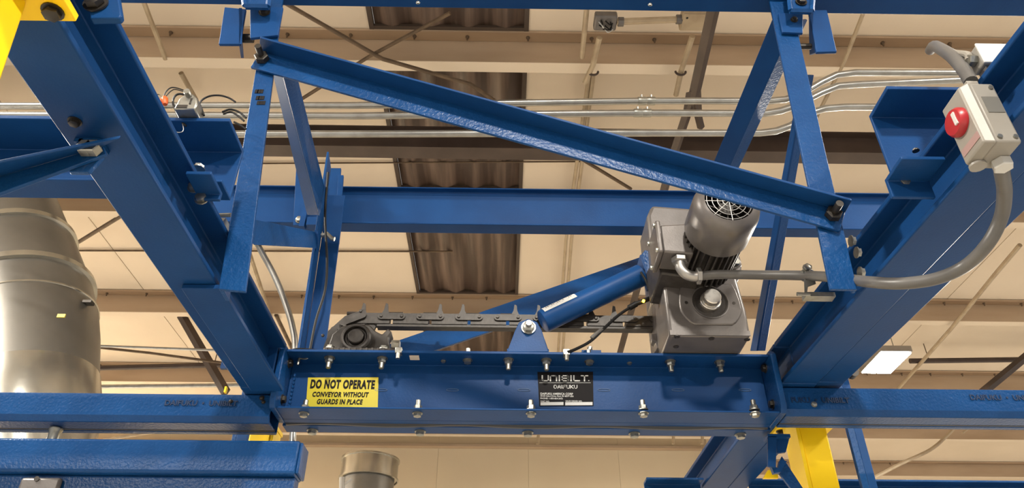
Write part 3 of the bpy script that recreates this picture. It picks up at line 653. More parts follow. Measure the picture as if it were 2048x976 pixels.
# rear post of two angles
t = T('rear_post', 'slim blue upright angle post rising behind the bearing with a cable clip', 'post')
b0, b1 = PY(610,702,1.63), PY(655,702,1.63); t0, t1 = PY(651,322,1.63), PY(664,345,1.63)
t0 = V((b0.x+.004,1.63,PY(651,335,1.63).z)); x_ = b0.x; zlo = ZT-.09
t.add('side_leg', MB().prism([(x_,1.585,zlo),(x_+.006,1.585,zlo),(x_+.006,1.635,zlo),(x_,1.635,zlo)], [(x_-.026,1.585,t0.z+.02),(x_-.020,1.585,t0.z+.02),(x_-.020,1.635,t0.z),(x_-.026,1.635,t0.z)]), BLUE2, bev=.001)
xf = PY(655,702,1.63).x; zf = t0.z-.10
t.add('face_leg', MB().prism([(x_+.006,1.629,zlo),(xf,1.629,zlo),(xf,1.635,zlo),(x_+.006,1.635,zlo)],[(x_-.014,1.629,zf),(xf-.020,1.629,zf),(xf-.020,1.635,zf),(x_-.014,1.635,zf)]), BLUE, bev=.001)
p = PY(652,478,1.58); k = t.add('cable_clip', MB().tube([p+V((-.012,0,.01)),p+V((.002,-.006,.012)),p+V((.014,0,.002)),p+V((.022,0,0))],.006,8), ZINC); t.done()
rod('sensor_cord', 'thin dark cord running down the rear post', 'cord', [PY(656,345,1.54),PY(650,430,1.54),PY(654,520,1.555),PY(650,580,1.575),PY(632,640,1.58),PY(620,698,1.58)], .0032, RUBR, sm=True)
# arm from hanger to the post
t = T('tie_arm', 'bright blue flat tie arm reaching from the scribbled hanger back to the post', 'arm')
a = [PY(503,437,1.05),PY(503,486,1.05),PY(634,494,1.57),PY(630,463,1.57)]
t.add('bar', MB().prism(a, [p+V((0,.012,.004)) for p in a]), BLUE2, bev=.001)
t.add('end_tab', plate([(629,460),(636,462),(636,496),(629,494)], 1.565), BLUE); t.done()
# rear diagonal angles
def angbar(name, label, l0, m0, r0, l1, m1, r1, Y0, Y1, dy=.02):
    """an angle seen edge-on: three edge lines given at both ends; the middle edge stands back by dy"""
    t = T(name, label, 'brace')
    a0, b0, c0 = PY(*l0,Y0), PY(*m0,Y0-dy), PY(*r0,Y0); a1, b1, c1 = PY(*l1,Y1), PY(*m1,Y1-dy), PY(*r1,Y1)
    for nm, p0, q0, p1, q1, mm in (('wide_leg',a0,b0,a1,b1,BLUE),('narrow_leg',b0,c0,b1,c1,BLUE2)):
        nv = (q0-p0).cross(p1-p0).normalized()*.005; nv = nv if nv.y > 0 else -nv
        t.add(nm, MB().prism([p0,q0,q1,p1], [p0+nv,q0+nv,q1+nv,p1+nv]), mm, bev=.0008)
    return t
angbar('knee_brace', 'blue angle knee brace from the scribbled hanger top back to the post', (536,110), (556,120), (584,120), (614,430), (636,430), (650,385), 1.05, 1.575).done()
angbar('knee_brace', 'broad blue angle knee brace running back from the switch-side hanger top', (1544,40), (1590,42), (1615,40), (1384,430), (1416,430), (1434,430), 1.05, 1.66).done()
angbar('knee_brace', 'narrow blue angle strut leaning behind the gear motor down to the frame', (1601,150), (1610,150), (1628,150), (1500,702), (1513,702), (1531,702), 1.06, 1.62, .012).done()
# low slanting strut behind the chain
t = T('slant_strut', 'blue flat strut slanting behind the chain up to the motor', 'strut')
a = [PY(640,745,1.537),PY(800,680,1.545),PY(1330,497,1.95),PY(1330,543,1.95),PY(870,700,1.537),PY(738,745,1.537)]
t.add('bar', MB().prism(a, [p+V((0,.008,0)) for p in a]), BLUE2, bev=.001)
t.done()

# =================================================================== chain and tail bearing
Yk = 1.474
def zk(py): return PY(1000,py,Yk).z
t = T('drive_chain', 'greasy dark drive chain with upright pusher dogs running over the frame', 'chain')
zc_ = PY(900,634,Yk-.012).z; kx = lambda px: PY(px,634,Yk-.012).x
def oval(L, h, th):
    m = MB(); n = 8; pts = []
    for s in (1,-1):
        for k in range(n+1):
            a = -math.pi/2 + math.pi*k/n; pts.append((s*(L/2-h/2)+s*math.cos(a)*h/2, s*math.sin(a)*h/2))
    m.prism([(x,0,z) for x, z in pts], [(x,th,z) for x, z in pts]); return m
o_ = oval(.0615,.0155,.004); LINK = mesh_of('link_plate', o_.v, o_.f, CHAIN)
pm = MB(); pm.lathe([(.0036,0),(.0036,.0022),(.0026,.003)], (0,0,0), FR, 10); PIN = mesh_of('link_pin', pm.v, pm.f, CHAIN)
cm = MB(); cm.box((-.0395,0,-.0165),(.0395,.022,.0095)); CEN = mesh_of('centre_link', cm.v, cm.f, CHAIN)
dm = MB()
dm.prism([(-.010,0,.008),(.009,0,.008),(.004,0,.020),(.0028,0,.034),(-.0022,0,.036),(-.0045,0,.020)], [(-.010,.012,.008),(.009,.012,.008),(.004,.011,.020),(.0028,.009,.034),(-.0022,.009,.036),(-.0045,.011,.020)])
DOG = mesh_of('pusher_dog', dm.v, dm.f, CHAIN)
sm_ = MB(); sm_.cyl((-.016,.006,.0115),(.016,.006,.0115),.0045,8); STUB = mesh_of('dog_foot', sm_.v, sm_.f, CHAIN)
lx = [783+77.6*k for k in range(8)]
for k, px in enumerate(lx):
    if px < 1340:
        L = t.inst('link_plate', LINK, (kx(px),Yk-.014,zc_)); 
        for s in (-20.5, 20.5): t.inst('link_pin', PIN, (kx(px+s),Yk-.014,zc_), None, L)
for k in range(8): t.inst('centre_link', CEN, (kx(744+77.6*k),Yk-.010,zc_), None)
t.add('under_plate', MB().box((kx(755),Yk-.008,zc_-.0225),(kx(1335),Yk+.012,zc_-.0166)), CHAIN)
for px in (724,770,879,925,1031,1078,1184,1230,1318):
    D = t.inst('pusher_dog', DOG, (kx(px),Yk-.008,zc_)); 
for px in (706,790,860,945,1015,1096,1168,1250): t.inst('dog_foot', STUB, (kx(px),Yk-.010,zc_-.001))
# the links that fold down round the sprocket
def slink(a, b, th=.008, y=0.0):
    A, B = PY(*a,Yk-.016), PY(*b,Yk-.016); c = (A+B)/2; ang = math.atan2((B-A).z,(B-A).x)
    q = Quaternion((0,1,0), -ang); L = t.inst('link_plate', LINK, c+V((0,y,0)), q)
    for p in (A.lerp(B,.17), A.lerp(B,.83)): t.inst('link_pin', PIN, p+V((0,y,0)), None, L)
slink((737,625),(674,649)); slink((669,655),(652,700))
mq = MB(); a = [PY(x,y,Yk-.008) for x, y in ((730,618),(690,632),(656,662),(650,702),(668,702),(676,672),(704,655),(740,646))]; mq.prism(a, [p+V((0,.02,0)) for p in a]); t.add('centre_link', mq, CHAIN)
t.done()
t = T('tail_bearing', 'round flanged tail bearing bolted on the frame under the chain end', 'bearing')
c = PY(713,679,1.425); k_ = .00098
hp = [(652,703),(664,668),(684,652),(712,646),(740,650),(752,662),(764,668),(776,656),(784,664),(776,674),(780,703)]
a = [PY(x,y,1.430) for x, y in hp]; a = [V((p.x,p.y,max(p.z,ZT+.0005))) for p in a]
t.add('housing', MB().prism(a, [p+V((0,.035,0)) for p in a]), CHAIN, bev=.003)
t.add('outer_ring', MB().lathe([(.0325,-.006),(.0325,.010),(.029,.014),(.025,.0145),(.024,.008),(.024,-.006)], c, FR, 36), FINM, label='grease blackened bearing ring')
t.add('inner_ring', MB().lathe([(.0225,-.002),(.0225,.008),(.020,.011),(.0185,.006),(.0185,0)], c, FR, 32), GEAR)
t.add('shaft', MB().lathe([(.0165,-.002),(.0165,.013),(.015,.0145)], c+V((0,0,.002)), FR, 28), FINM)
f = t.add('foot', MB().box((PY(646,703,1.41).x,1.408,ZT+.0003),(PY(800,703,1.41).x,1.47,ZT+.009)), CHAIN, bev=.002)
for px in (661,768): t.inst('bolt', BOLT, V((PY(px,692,1.42).x,1.420,ZT+.009)), rotto(UP), f, scale=1.1)
g = PY(783,690,1.425); t.add('adjuster_nut', MB().hexa(g, RT, .0105,.018), ZINC)
m = MB(); 
for k in range(12): m.box((PY(650+k*11.5,703,1.405).x,1.403,ZT+.001),(PY(654+k*11.5,703,1.405).x,1.408,ZT+.0065))
t.add('shim_teeth', m, CHAIN, kind='stuff')
m = MB()                                     # sprocket behind
n = 9; c2_ = PY(716,676,1.468)
pts = []
for k in range(n*4):
    r = .038 + (.008 if k % 4 < 2 else 0); a_ = 2*math.pi*k/(n*4); pts.append((r*math.cos(a_), r*math.sin(a_)))
pts = [(x,max(z, ZT+.002-c2_.z)) for x, z in pts]
m.prism([c2_+V((x,0,z)) for x, z in pts], [c2_+V((x,.008,z)) for x, z in pts]); t.add('sprocket', m, CHAIN)
t.done()
# take-up cylinder
t = T('take_up_cylinder', 'round blue take-up cylinder with a white scale sticker, tilted on a clevis', 'cylinder')
Yc_ = 1.44
e0 = PY(1060,655,Yc_); e1 = PY(1283,550,Yc_); ax = (e1-e0).normalized(); r = .026
t.add('barrel', MB().lathe([(.021,.03),(r-.001,.032),(r,.036),(r,(e1-e0).length-.002),(r-.003,(e1-e0).length)], e0, ax, 40), BLUE)
br = t.add('clevis', MB().prism(*[[PY(x,y,Yc_-o) for x, y in ((1014,704),(1030,662),(1038,645),(1056,638),(1074,644),(1083,660),(1098,704))] for o in (.040,.033)]), BLUE, bev=.0015)
t.add('clevis_base', MB().box((PY(1014,703,1.40).x,1.402,ZT+.0005),(PY(1098,703,1.40).x,1.478,ZT+.008)), BLUE, bev=.0015)
c = PY(1057,656,Yc_-.0405)
t.add('washer', MB().lathe([(.0155,-.002),(.0155,.004)], c, FR, 24), ZINC); t.add('nut', MB().hexa(c+V((0,-.004,0)), FR, .0125,.009), ZINC); t.add('stud', MB().cyl(c+V((0,-.012,0)), c+V((0,-.024,0)), .0062, 14), ALU)
# scale sticker wrapped on the barrel
ctr = e0; up_ = V((0,-.72,.69)); up_ = (up_-ax*up_.dot(ax)).normalized(); sd = ax.cross(up_)
m = MB(); R1 = r+.0006; s0, s1 = .022, .122; ring = []
for q in range(7):
    an = math.radians(-24+48*q/6); ring.append((up_*math.cos(an)+sd*math.sin(an))*R1)
n0 = len(m.v)
for s in (s0+.018, s1+.0): m.v += [e0+ax*s+o for o in ring]
for q in range(6): m.f.append([n0+q,n0+q+1,n0+7+q+1,n0+7+q])
sk = t.add('scale_sticker', m, WHITEP, label='white sticker with black graduations')
m = MB()
for q in range(16):
    s = s0+.022+q*.0048; h0 = -14; h1 = 4 if q % 3 else 12
    o = [(up_*math.cos(math.radians(g))+sd*math.sin(math.radians(g)))*(R1+.0003) for g in (h0, h1)]
    if q in (11,): continue
    m.face([e0+ax*s+o[0], e0+ax*(s+.0014)+o[0], e0+ax*(s+.0014)+o[1], e0+ax*s+o[1]])
t.add('graduation_marks', m, INK, sk, kind='stuff')
# head bracket
t.add('head_bracket', MB().prism(*[[PY(x,y,Yc_+o) for x, y in ((1284,508),(1290,500),(1299,503),(1310,511),(1321,508),(1321,560),(1314,612),(1308,606),(1302,570))] for o in (-.022,-.010)]), BLUE2, bev=.001)
t.add('head_plate', MB().prism(*[[p+V((0,o,0)) for p in (PY(1277,520,Yc_),PY(1300,508,Yc_),PY(1308,560,Yc_),PY(1296,575,Yc_))] for o in (-.02,.02)]), BLUE)
t.add('piston_rod', MB().cyl(e1-ax*.002, e1+ax*.045, .009, 16), SHAFT)
t.add('hose', MB().tube(smooth([PY(1282,545,Yc_-.03),PY(1292,562,Yc_-.035),PY(1302,590,Yc_-.035),PY(1310,607,Yc_-.03)],5),.003,8), RUBR)
t.done()
t = T('proximity_sensor', 'black cabled sensor with amber light beside the cylinder', 'sensor')
s0 = PY(1272,608,1.42); s1 = PY(1312,592,1.42)
t.add('barrel', MB().cyl(s0, s1, .0052, 12), RUBR); t.add('lock_nut', MB().hexa(PY(1305,585,1.42), (s1-s0), .010,.006), ZINC); t.add('lock_nut', MB().hexa(PY(1303,601,1.425), (s1-s0), .010,.006), ZINC)
t.add('indicator', MB().lathe([(.0,-.004),(.003,-.002),(.003,.002),(.0,.004)], PY(1287,602,1.412), FR, 10), LEDM, label='amber light')
t.add('plug', MB().cyl(PY(1258,616,1.42), s0, .0068, 12), RUBR)
cp = smooth([PY(1258,616,1.42),PY(1235,632,1.42),PY(1208,657,1.42),PY(1180,683,1.415),PY(1150,699,1.405),PY(1136,704,1.394)],6)
t.add('cable', MB().tube(cp, .0034, 8), RUBR); t.add('sleeve', MB().tube([PY(1204,658,1.418),PY(1183,676,1.414)], .0042, 8), HOSE, label='grey printed sleeve')
t.done()
t = T('stop_block', 'dark stepped stop block on the frame beside the gear housing', 'block')
a = [PY(x,y,1.44) for x, y in ((1302,668),(1324,664),(1336,672),(1336,706),(1308,706),(1314,694),(1312,684),(1304,680))]; a = [V((p.x,p.y,max(p.z,ZT+.0004))) for p in a]
t.add('stop_block', MB().prism(a, [p+V((0,.025,0)) for p in a]), GEAR, bev=.002); t.done()
t = T('guide_pad', 'small blue pad with a stud on the frame top by the sensor cable', 'pad')
p = PY(1180,700,1.45); t.add('pad', MB().box((p.x-.020,1.43,ZT+.0125),(p.x+.021,1.475,ZT+.020)), BLUE); t.add('leg', MB().box((p.x-.006,1.44,ZT+.0003),(p.x+.006,1.47,ZT+.0125)), BLUE)
t.add('stud', MB().cyl((p.x,1.45,ZT+.02),(p.x,1.45,ZT+.036),.006,10), ZINC); t.done()
rod('frame_cable', 'thin black cable lying along the frame top by the bent conduit', 'cable', [PY(578,704,1.43),PY(590,699,1.42),PY(612,699,1.42),PY(640,702,1.42)], .003, RUBR, sm=True)

# =================================================================== gear motor
t = T('gear_motor', 'grey gear motor with finned body and bright shaft end on the drive frame', 'gear motor')
Yg = 1.325; ZG = ZT+.0012
gx0 = PZ(1344,660,ZG).x; gx1 = PZ(1503,672,ZG).x; gzt = PY(1345,418,Yg+.08).z; zmid = PY(1420,548,Yg).z
a = [(gx0,ZG),(gx1,ZG),(gx1+.001,ZG+.06),(gx1-.006,zmid),(gx1-.014,zmid+.03),(gx0+.004,zmid+.03),(gx0,zmid)]
hs = t.add('gear_housing', MB().prism([(x,Yg,z) for x, z in a], [(x,1.52,z) for x, z in a]), GEAR, bev=.006)
# tall rear body behind the motor
zr_ = PY(1345,418,1.40).z
a = [(gx0-.004,zmid-.01),(gx1-.004,zmid-.01),(gx1-.010,zmid+.09),(gx1-.03,zr_-.01),(gx0+.012,zr_),(gx0-.001,zr_-.03)]
t.add('rear_body', MB().prism([(x,1.385,z) for x, z in a], [(x,1.50,z) for x, z in a]), GEAR, bev=.008)
# raised rounded cover on the face
gc = PY(1419,606,Yg); Rr = .066
def arcpts(R, zlo, zhi, xl, n=20):
    pts = []
    for k in range(n+1):
        a_ = math.pi + math.pi*k/n; x = R*math.cos(a_); z = R*math.sin(a_)
        pts.append((max(-xl,min(xl,x)), max(zlo,z)))
    return pts + [(xl-.004,zhi*.6),(xl-.010,zhi),(-xl+.010,zhi),(-xl+.004,zhi*.6)]
ap = arcpts(.066, -.052, .045, .063)
t.add('face_cover', MB().prism([gc+V((x,-.004,z)) for x, z in ap], [gc+V((x,.002,z)) for x, z in ap]), GEAR, hs, bev=.0025)
t.add('base_strip', MB().box((gx0+.001,Yg-.002,ZG+.001),(gx1-.001,Yg+.001,ZG+.012)), GEAR, hs)
t.add('bore_ring', MB().lathe([(.037,.004),(.037,.0048),(.0355,.0052),(.034,.0048),(.030,.0045),(.018,.0045)], gc, FR, 40), FINM, hs, label='dark machined bore face')
t.add('bore_rim', MB().lathe([(.0372,.004),(.0385,.0058),(.0372,.006),(.036,.0045)], gc, FR, 40, False), GEAR, hs)
t.add('shaft', MB().lathe([(.0215,.004),(.0215,.011),(.0205,.0125),(.0178,.013),(.0175,.028),(.016,.030)], gc, FR, 36), SHAFT, hs, label='bright machined shaft end')
for dx in (-.049,.049): t.add('dowel_hole', MB().lathe([(.0035,.004),(.0035,.0046),(.0012,.0047)], gc+V((dx,0,-.002)), FR, 14), BOLTK, hs)
for px, py in ((1354,673),(1423,677),(1494,679),(1352,693)):
    p = PZ(px,py,ZG); t.add('screw', MB().lathe([(.0062,-.001),(.0062,.0012),(.004,.0014),(.0035,.0006)], p, DN, 14), FINM, hs)
# motor: axis towards the viewer
mc = PY(1458,402,1.10); mx, mz = mc.x, mc.z
Rm = .058
t.add('motor_flange', MB().lathe([(.075,0),(.075,.012),(.066,.02),(.066,.03)], (mx-.010,1.39,mz-.02), FR, 40), GEAR)
t.add('adapter_ring', MB().lathe([(.084,0),(.084,.010),(.080,.014)], (gc.x,1.34,zmid+.035), FR, 48), GEAR)
t.add('motor_body', MB().lathe([(Rm-.010,0),(Rm-.010,.19)], (mx,1.36,mz), FR, 40), FINM)
m = MB()
for k in range(30):
    a_ = 2*math.pi*k/30; d = V((math.cos(a_),0,math.sin(a_))); s = V((-math.sin(a_),0,math.cos(a_)))*.0016
    q = V((mx,0,mz)); m.prism([q+d*(Rm-.012)+s+V((0,1.345,0)), q+d*(Rm-.012)-s+V((0,1.345,0)), q+d*(Rm+.001)-s+V((0,1.345,0)), q+d*(Rm+.001)+s+V((0,1.345,0))],
                              [q+d*(Rm-.012)+s+V((0,1.18,0)), q+d*(Rm-.012)-s+V((0,1.18,0)), q+d*(Rm+.001)-s+V((0,1.18,0)), q+d*(Rm+.001)+s+V((0,1.18,0))])
t.add('cooling_fins', m, FINM, kind='stuff')
cw = t.add('fan_cowl', MB().lathe([(Rm+.002,-.005),(Rm+.006,0),(Rm+.006,.070),(Rm+.003,.084),(Rm-.006,.094),(Rm-.012,.097),(Rm-.012,.092),(Rm-.010,.060)], (mx,1.195,mz), FR, 48, False), GEAR, angle=50)
m = MB(); yq = 1.10
for rr in (.012,.022,.032,.042): m.tube([V((mx+rr*math.cos(2*math.pi*k/24),yq,mz+rr*math.sin(2*math.pi*k/24))) for k in range(25)], .0008, 5)
for k in range(8):
    a_ = math.pi*k/4; m.tube([(mx,yq,mz),(mx+.047*math.cos(a_),yq,mz+.047*math.sin(a_))], .0008, 5)
t.add('fan_guard', m, ALU, cw, kind='stuff')
for k in range(7):
    a_ = 2*math.pi*k/7; d = V((math.cos(a_),0,math.sin(a_))); s = V((-math.sin(a_),0,math.cos(a_))); q = V((mx,1.125,mz))
    t.add('fan_blade', MB().prism([q+d*.012+s*.004, q+d*.043+s*.006, q+d*.043+s*.006+V((0,.02,0)), q+d*.012+s*.004+V((0,.02,0))], [q+d*.012+s*.006, q+d*.043+s*.008, q+d*.043+s*.008+V((0,.02,0)), q+d*.012+s*.006+V((0,.02,0))]), FINM, cw)
t.add('fan_hub', MB().lathe([(.014,0),(.014,.025)], (mx,1.148,mz), FR, 20), FINM, cw)
t.add('back_plate', MB().lathe([(Rm-.008,0),(Rm-.008,.004)], (mx,1.175,mz), FR, 32), FINM, cw)
# terminal box on the motor's side
tb0 = PY(1352,418,1.24); tb1 = PY(1392,512,1.30)
tx0, tx1 = mx-.112, mx-.045
t.add('terminal_box', MB().prism([(tx0+.006,1.22,mz-.035),(tx1,1.22,mz-.04),(tx1,1.22,mz+.035),(tx0+.006,1.22,mz+.03)], [(tx0+.006,1.285,mz-.035),(tx1,1.285,mz-.04),(tx1,1.285,mz+.035),(tx0+.006,1.285,mz+.03)]), GEAR, bev=.004)
t.add('motor_foot', MB().prism([(tx0+.012,1.285,mz-.045),(mx-.02,1.285,mz-.055),(mx-.02,1.285,mz+.02),(tx0+.012,1.285,mz+.01)], [(tx0+.004,1.385,mz-.06),(mx-.02,1.385,mz-.07),(mx-.02,1.385,mz+.03),(tx0+.004,1.385,mz+.02)]), FINM, bev=.004, label='dark ribbed motor casting')
lid = t.add('terminal_lid', MB().box((tx0-.004,1.212,mz-.040),(tx0+.006,1.293,mz+.036)), GEAR, bev=.003)
for y_ in (1.22,1.285):
    for z_ in (-.032,.028): t.inst('bolt', BOLT, (tx0-.004,y_,mz+z_), rotto(LF), lid, scale=.55)
# lifting ear on the far side
p = PY(1470,526,1.30); t.add('lifting_ear', MB().prism(*[[p+V((x,o,z)) for x, z in ((-.022,-.010),(.0,-.014),(.014,-.004),(.014,.008),(.002,.012),(-.020,.002))] for o in (0,.010)]), GEAR, bev=.002)
t.add('bolt', MB().hexa(p+V((.002,-.001,0)), FR, .008,.007), ZINC)
t.done()
# power hose from motor to the switch
t = T('power_hose', 'grey flexible power hose from the gear motor elbow to the switch box', 'hose')
el = smooth([PY(1360,520,1.235),PY(1361,535,1.235),PY(1372,548,1.235),PY(1388,553,1.235),PY(1402,552,1.23)],5)
t.add('elbow', MB().tube(el,.0105,14), ALU, label='cast metal elbow fitting'); t.add('lock_nut', MB().hexa(PY(1359,517,1.235), PY(1360,528,1.235)-PY(1359,512,1.235), .0165,.010), ALU)
t.add('gland_nut', MB().hexa(PY(1393,552,1.232), RT, .0165,.009), ALU)
hp = smooth([PY(1400,552,1.23),PY(1440,549,1.215),PY(1520,550,1.17),PY(1600,551,1.11),PY(1660,554,1.045),PY(1700,559,1.002),PY(1740,564,.948),PY(1800,567,.905),PY(1870,558,.875),PY(1930,532,.845),PY(1975,488,.80),PY(2002,435,.77),PY(2009,385,.73),PY(2004,345,.69),PY(2002,326,.675)],8)
t.add('hose', MB().tube(hp,.0088,12), HOSE)
t.done()
t = T('strap_clamp', 'zinc strap clamp gripping the power hose ahead of the hanger', 'clamp')
p = PY(1615,551,1.10)
t.add('saddle', MB().lathe([(.0105,-.008),(.012,-.006),(.012,.006),(.0105,.008)], p, (hp[30]-hp[24]), 18), ZINC)
t.add('tab', MB().prism(*[[PY(x,y,1.09+o) for x, y in ((1606,530),(1614,526),(1624,531),(1624,548),(1606,546))] for o in (0,.004)]), ZINC); t.inst('bolt', BOLT, PY(1613,537,1.089), rotto(FR), scale=.7)
t.add('foot', MB().prism(*[[PY(x,y,1.09+o) for x, y in ((1608,560),(1630,560),(1632,568),(1616,574),(1613,592),(1609,590))] for o in (0,.006)]), ZINC)
t.add('screw', MB().cyl(PY(1594,588,1.09),PY(1620,589,1.09),.0035,8), ZINC)
t.add('beam_jaw', MB().box(PY(1612,592,1.09)+V((0,.0,0)), V((xr0-.0005,1.108,PY(1640,584,1.09).z))), ZINC)
t.done()
# =================================================================== switch box and cables
t = T('disconnect_switch', 'light grey switch box with a red rotary knob on the girder side', 'switch box')
xs_ = xr0+.034
n_bl = PX(2046,284,xs_); Yn_ = n_bl.y; zb_ = n_bl.z
nl = PY(1977,291,Yn_); fl_ = PZ(1929,338,zb_); zt_ = PY(1945,166,Yn_).z; Yf_ = fl_.y
xl = nl.x
body = t.add('enclosure', MB().box((xl+.012,Yn_,zb_),(xs_,Yf_,zt_)), PLAST, bev=.003)
cv = t.add('cover', MB().prism([(xl+.012,Yn_-.001,zb_-.001),(xl+.012,Yf_+.001,zb_-.001),(xl+.012,Yf_+.001,zt_+.001),(xl+.012,Yn_-.001,zt_+.001)], [(xl,Yn_+.004,zb_+.004),(xl,Yf_-.004,zb_+.004),(xl,Yf_-.004,zt_-.004),(xl,Yn_+.004,zt_-.004)]), PLAST, bev=.002)
yc_, zc2 = (Yn_+Yf_)/2+.001, (zb_+zt_)/2+.006
kn = t.add('knob', MB().lathe([(.0185,0),(.0185,.005),(.016,.009),(.010,.0100)], (xl,yc_,zc2), LF, 32), RED, cv, label='red rotary knob')
t.add('knob_pointer', MB().box((xl-.0115,yc_-.010,zc2-.010),(xl-.0090,yc_-.005,zc2+.008)), WHITEP, kn, label='pale worn pointer')
rp = V((xl-.0006,yc_-.004,zb_+.016)); m = MB().box((xl-.0008,yc_-.020,zb_+.012),(xl-.0001,yc_+.016,zb_+.022)); t.add('rating_label', m, mat('pale_pink_label',(.30,.19,.18),.5), cv, label='faint red printed label')
lx_ = (xl+.012+xs_)/2; t.add('info_label', MB().box((lx_-.008,Yn_-.0008,zt_-.050),(lx_+.012,Yn_-.0001,zt_-.024)), mat('grey_foil_label',(.17,.165,.15),.4,.3), body, label='grey foil label')
for x, z in ((xl+.018,zb_+.008),(xs_-.006,zb_+.008),(xs_-.006,zt_-.008)): t.add('screw', MB().cyl((x,Yn_-.002,z),(x,Yn_+.001,z),.003,8), ZINC, body)
g = V((xl+.034,(Yn_+Yf_)/2+.005,zb_)); g = PZ(2001,322,zb_)
t.add('gland', MB().hexa(g, DN, .0115,.012), WHITEP); t.add('plug', MB().lathe([(.010,0),(.010,.003)], PZ(1955,330,zb_), DN, 14), PLAST)
for px, py in ((1952,165),): t.add('flange_tab', MB().box((xl+.014,Yn_+.004,zt_),(xl+.028,Yn_+.022,zt_+.008)), PLAST)
t.done()
t = T('feed_hose', 'grey feed hose arching up out of the switch box top', 'hose')
t.add('feed_hose', MB().tube(smooth([PY(1942,164,Yn_+.02),PY(1926,138,Yn_+.03),PY(1904,113,Yn_+.05),PY(1882,98,Yn_+.09),PY(1868,92,Yn_+.15),PY(1861,100,Yn_+.20)],6), .0085, 12), HOSE); t.done()
t = T('junction_box', 'small white junction box catching strong light above the switch box', 'electrical box')
Yj = Yn_+.012; j0, j1 = PY(1968,126,Yj), PY(2036,92,Yj); xj = j1.x
t.add('box', MB().box((j0.x,Yj,j0.z),(xj,Yj+.022,j1.z)), PLAST, bev=.002); q = t.add('cover', MB().box((j0.x-.001,Yj-.003,j0.z-.001),(xj,Yj,j1.z+.001)), WHITEP, bev=.001)
t.add('knockout', MB().lathe([(.005,0),(.005,.002)], V((j0.x+.02,Yj+.012,j0.z)), DN, 12), ALU)
t.add('gland', MB().hexa((j0.x,Yj+.011,(j0.z+j1.z)/2), LF, .008,.010), ZINC)
t.add('lead', MB().tube(smooth([(j0.x-.008,Yj+.011,(j0.z+j1.z)/2),PY(1935,110,Yj+.015),PY(1908,106,Yj+.04),PY(1890,96,Yj+.08)],5),.0048,10), PLAST)
m = t.add('mount_bracket', MB().box((j0.x+.004,Yj+.004,ZRT+.0005),(xs_+.03,Yj+.020,j0.z-.0005)), GEAR)
for dx in (.008,.022): t.inst('bolt', BOLT, (j0.x+dx+.006,Yj+.004,j0.z-.012), rotto(FR), m, scale=.45)
t.done()
# =================================================================== wiring on the header
t = T('cable_clamp', 'grey cast clamp on the header top beside loose wires', 'clamp')
p = PY(364,226,.90); zt_h = zh
p = V((PY(364,236,.815).x,.812,zt_h))
t.add('body', MB().prism(*[[p+V((x,o,z)) for x, z in ((-.016,0.0005),(.016,.0005),(.017,.012),(.014,.024),(.006,.032),(-.006,.032),(-.013,.022),(-.014,.010))] for o in (0,.03)]), ZINC, bev=.002)
t.add('screw', MB().cyl(p+V((0,-.002,.028)),p+V((0,-.010,.028)),.005,10), ZINC); t.add('slot', MB().box(p+V((.005,-.001,.010)),p+V((.008,.001,.022))), BOLTK); t.add('slot', MB().box(p+V((-.012,-.001,.002)),p+V((.004,.001,.008))), BOLTK)
t.done()
Yx = .835
def wire(label, pts, r, m=RUBR, nm='loose_wire'): return rod(nm, label, 'wire', [PY(a,b,Yx) for a, b in pts], r, m, 'loose wires over the header', 8, True)
wire('thick black lead looping over the grey clamp', [(372,252),(360,240),(352,222),(346,205),(350,192),(362,188),(380,195),(398,212),(408,231)], .0017)
wire('black lead arching from the clamp toward the scribbled hanger', [(400,232),(398,212),(404,200),(420,192),(440,191),(458,196),(471,204)], .0015)
wire('thin twisted lead arching highest over the clamp', [(326,196),(333,182),(345,175),(366,180),(384,190),(398,205),(408,228)], .0010)
wire('second thin lead arching just below the highest one', [(331,193),(342,182),(352,179),(372,186),(390,200),(402,222)], .0008, RUBR)
wire('short stub of black cable poking out beside the long girder', [(286,206),(298,198),(308,194)], .0018)
wire('thin pale conductors from the cable stub to the orange nuts', [(308,194),(314,189),(320,190),(323,198)], .0008, RODM)
wire('bare hooked wire hanging below the clamp', [(361,236),(366,252),(366,262),(358,265),(345,262)], .0007, ALU)
t = T('wire_nut', 'orange wire nut capping the thin twisted leads', 'wire nut'); t.add('wire_nut', MB().lathe([(.0028,0),(.0052,.004),(.005,.012),(.0035,.017),(.001,.018)], PY(329,194,Yx), PY(331,205,Yx)-PY(330,190,Yx), 12), ORNG); t.done()
t = T('wire_nut', 'orange wire nut tipped sideways, lower of the pair', 'wire nut'); t.add('wire_nut', MB().lathe([(.0028,0),(.005,.004),(.0048,.010),(.0032,.014),(.001,.015)], PY(315,203,Yx), RT, 12), ORNG); t.done()
for k, (pts, lb_) in enumerate(((((444,224),(460,219),(478,224),(492,236)),'curled black cable of the bundle behind the scribbled hanger, uppermost'),(((446,228),(462,224),(476,232),(488,242)),'second curled black cable of the bundle behind the scribbled hanger'),(((468,244),(480,250),(492,258)),'lowest black cable trailing behind the scribbled hanger'))):
    rod('bundled_cable', lb_, 'cable', [PY(a,b,.93) for a, b in pts], .0018, RUBR, 'cable bundle behind the hanger', 8, True)
# bent conduit dropping behind the tie arm
t = T('bent_conduit', 'bright bent conduit dropping behind the tie arm to the frame corner', 'conduit')
t.add('pipe', MB().tube(smooth([PY(440,325,1.8),PY(470,385,1.8),PY(512,482,1.8),PY(548,550,1.8),PY(572,610,1.8),PY(586,660,1.8),PY(590,705,1.8),PY(586,860,1.8),PY(580,960,1.8)],5),.0085,12), EMT)
t.done()

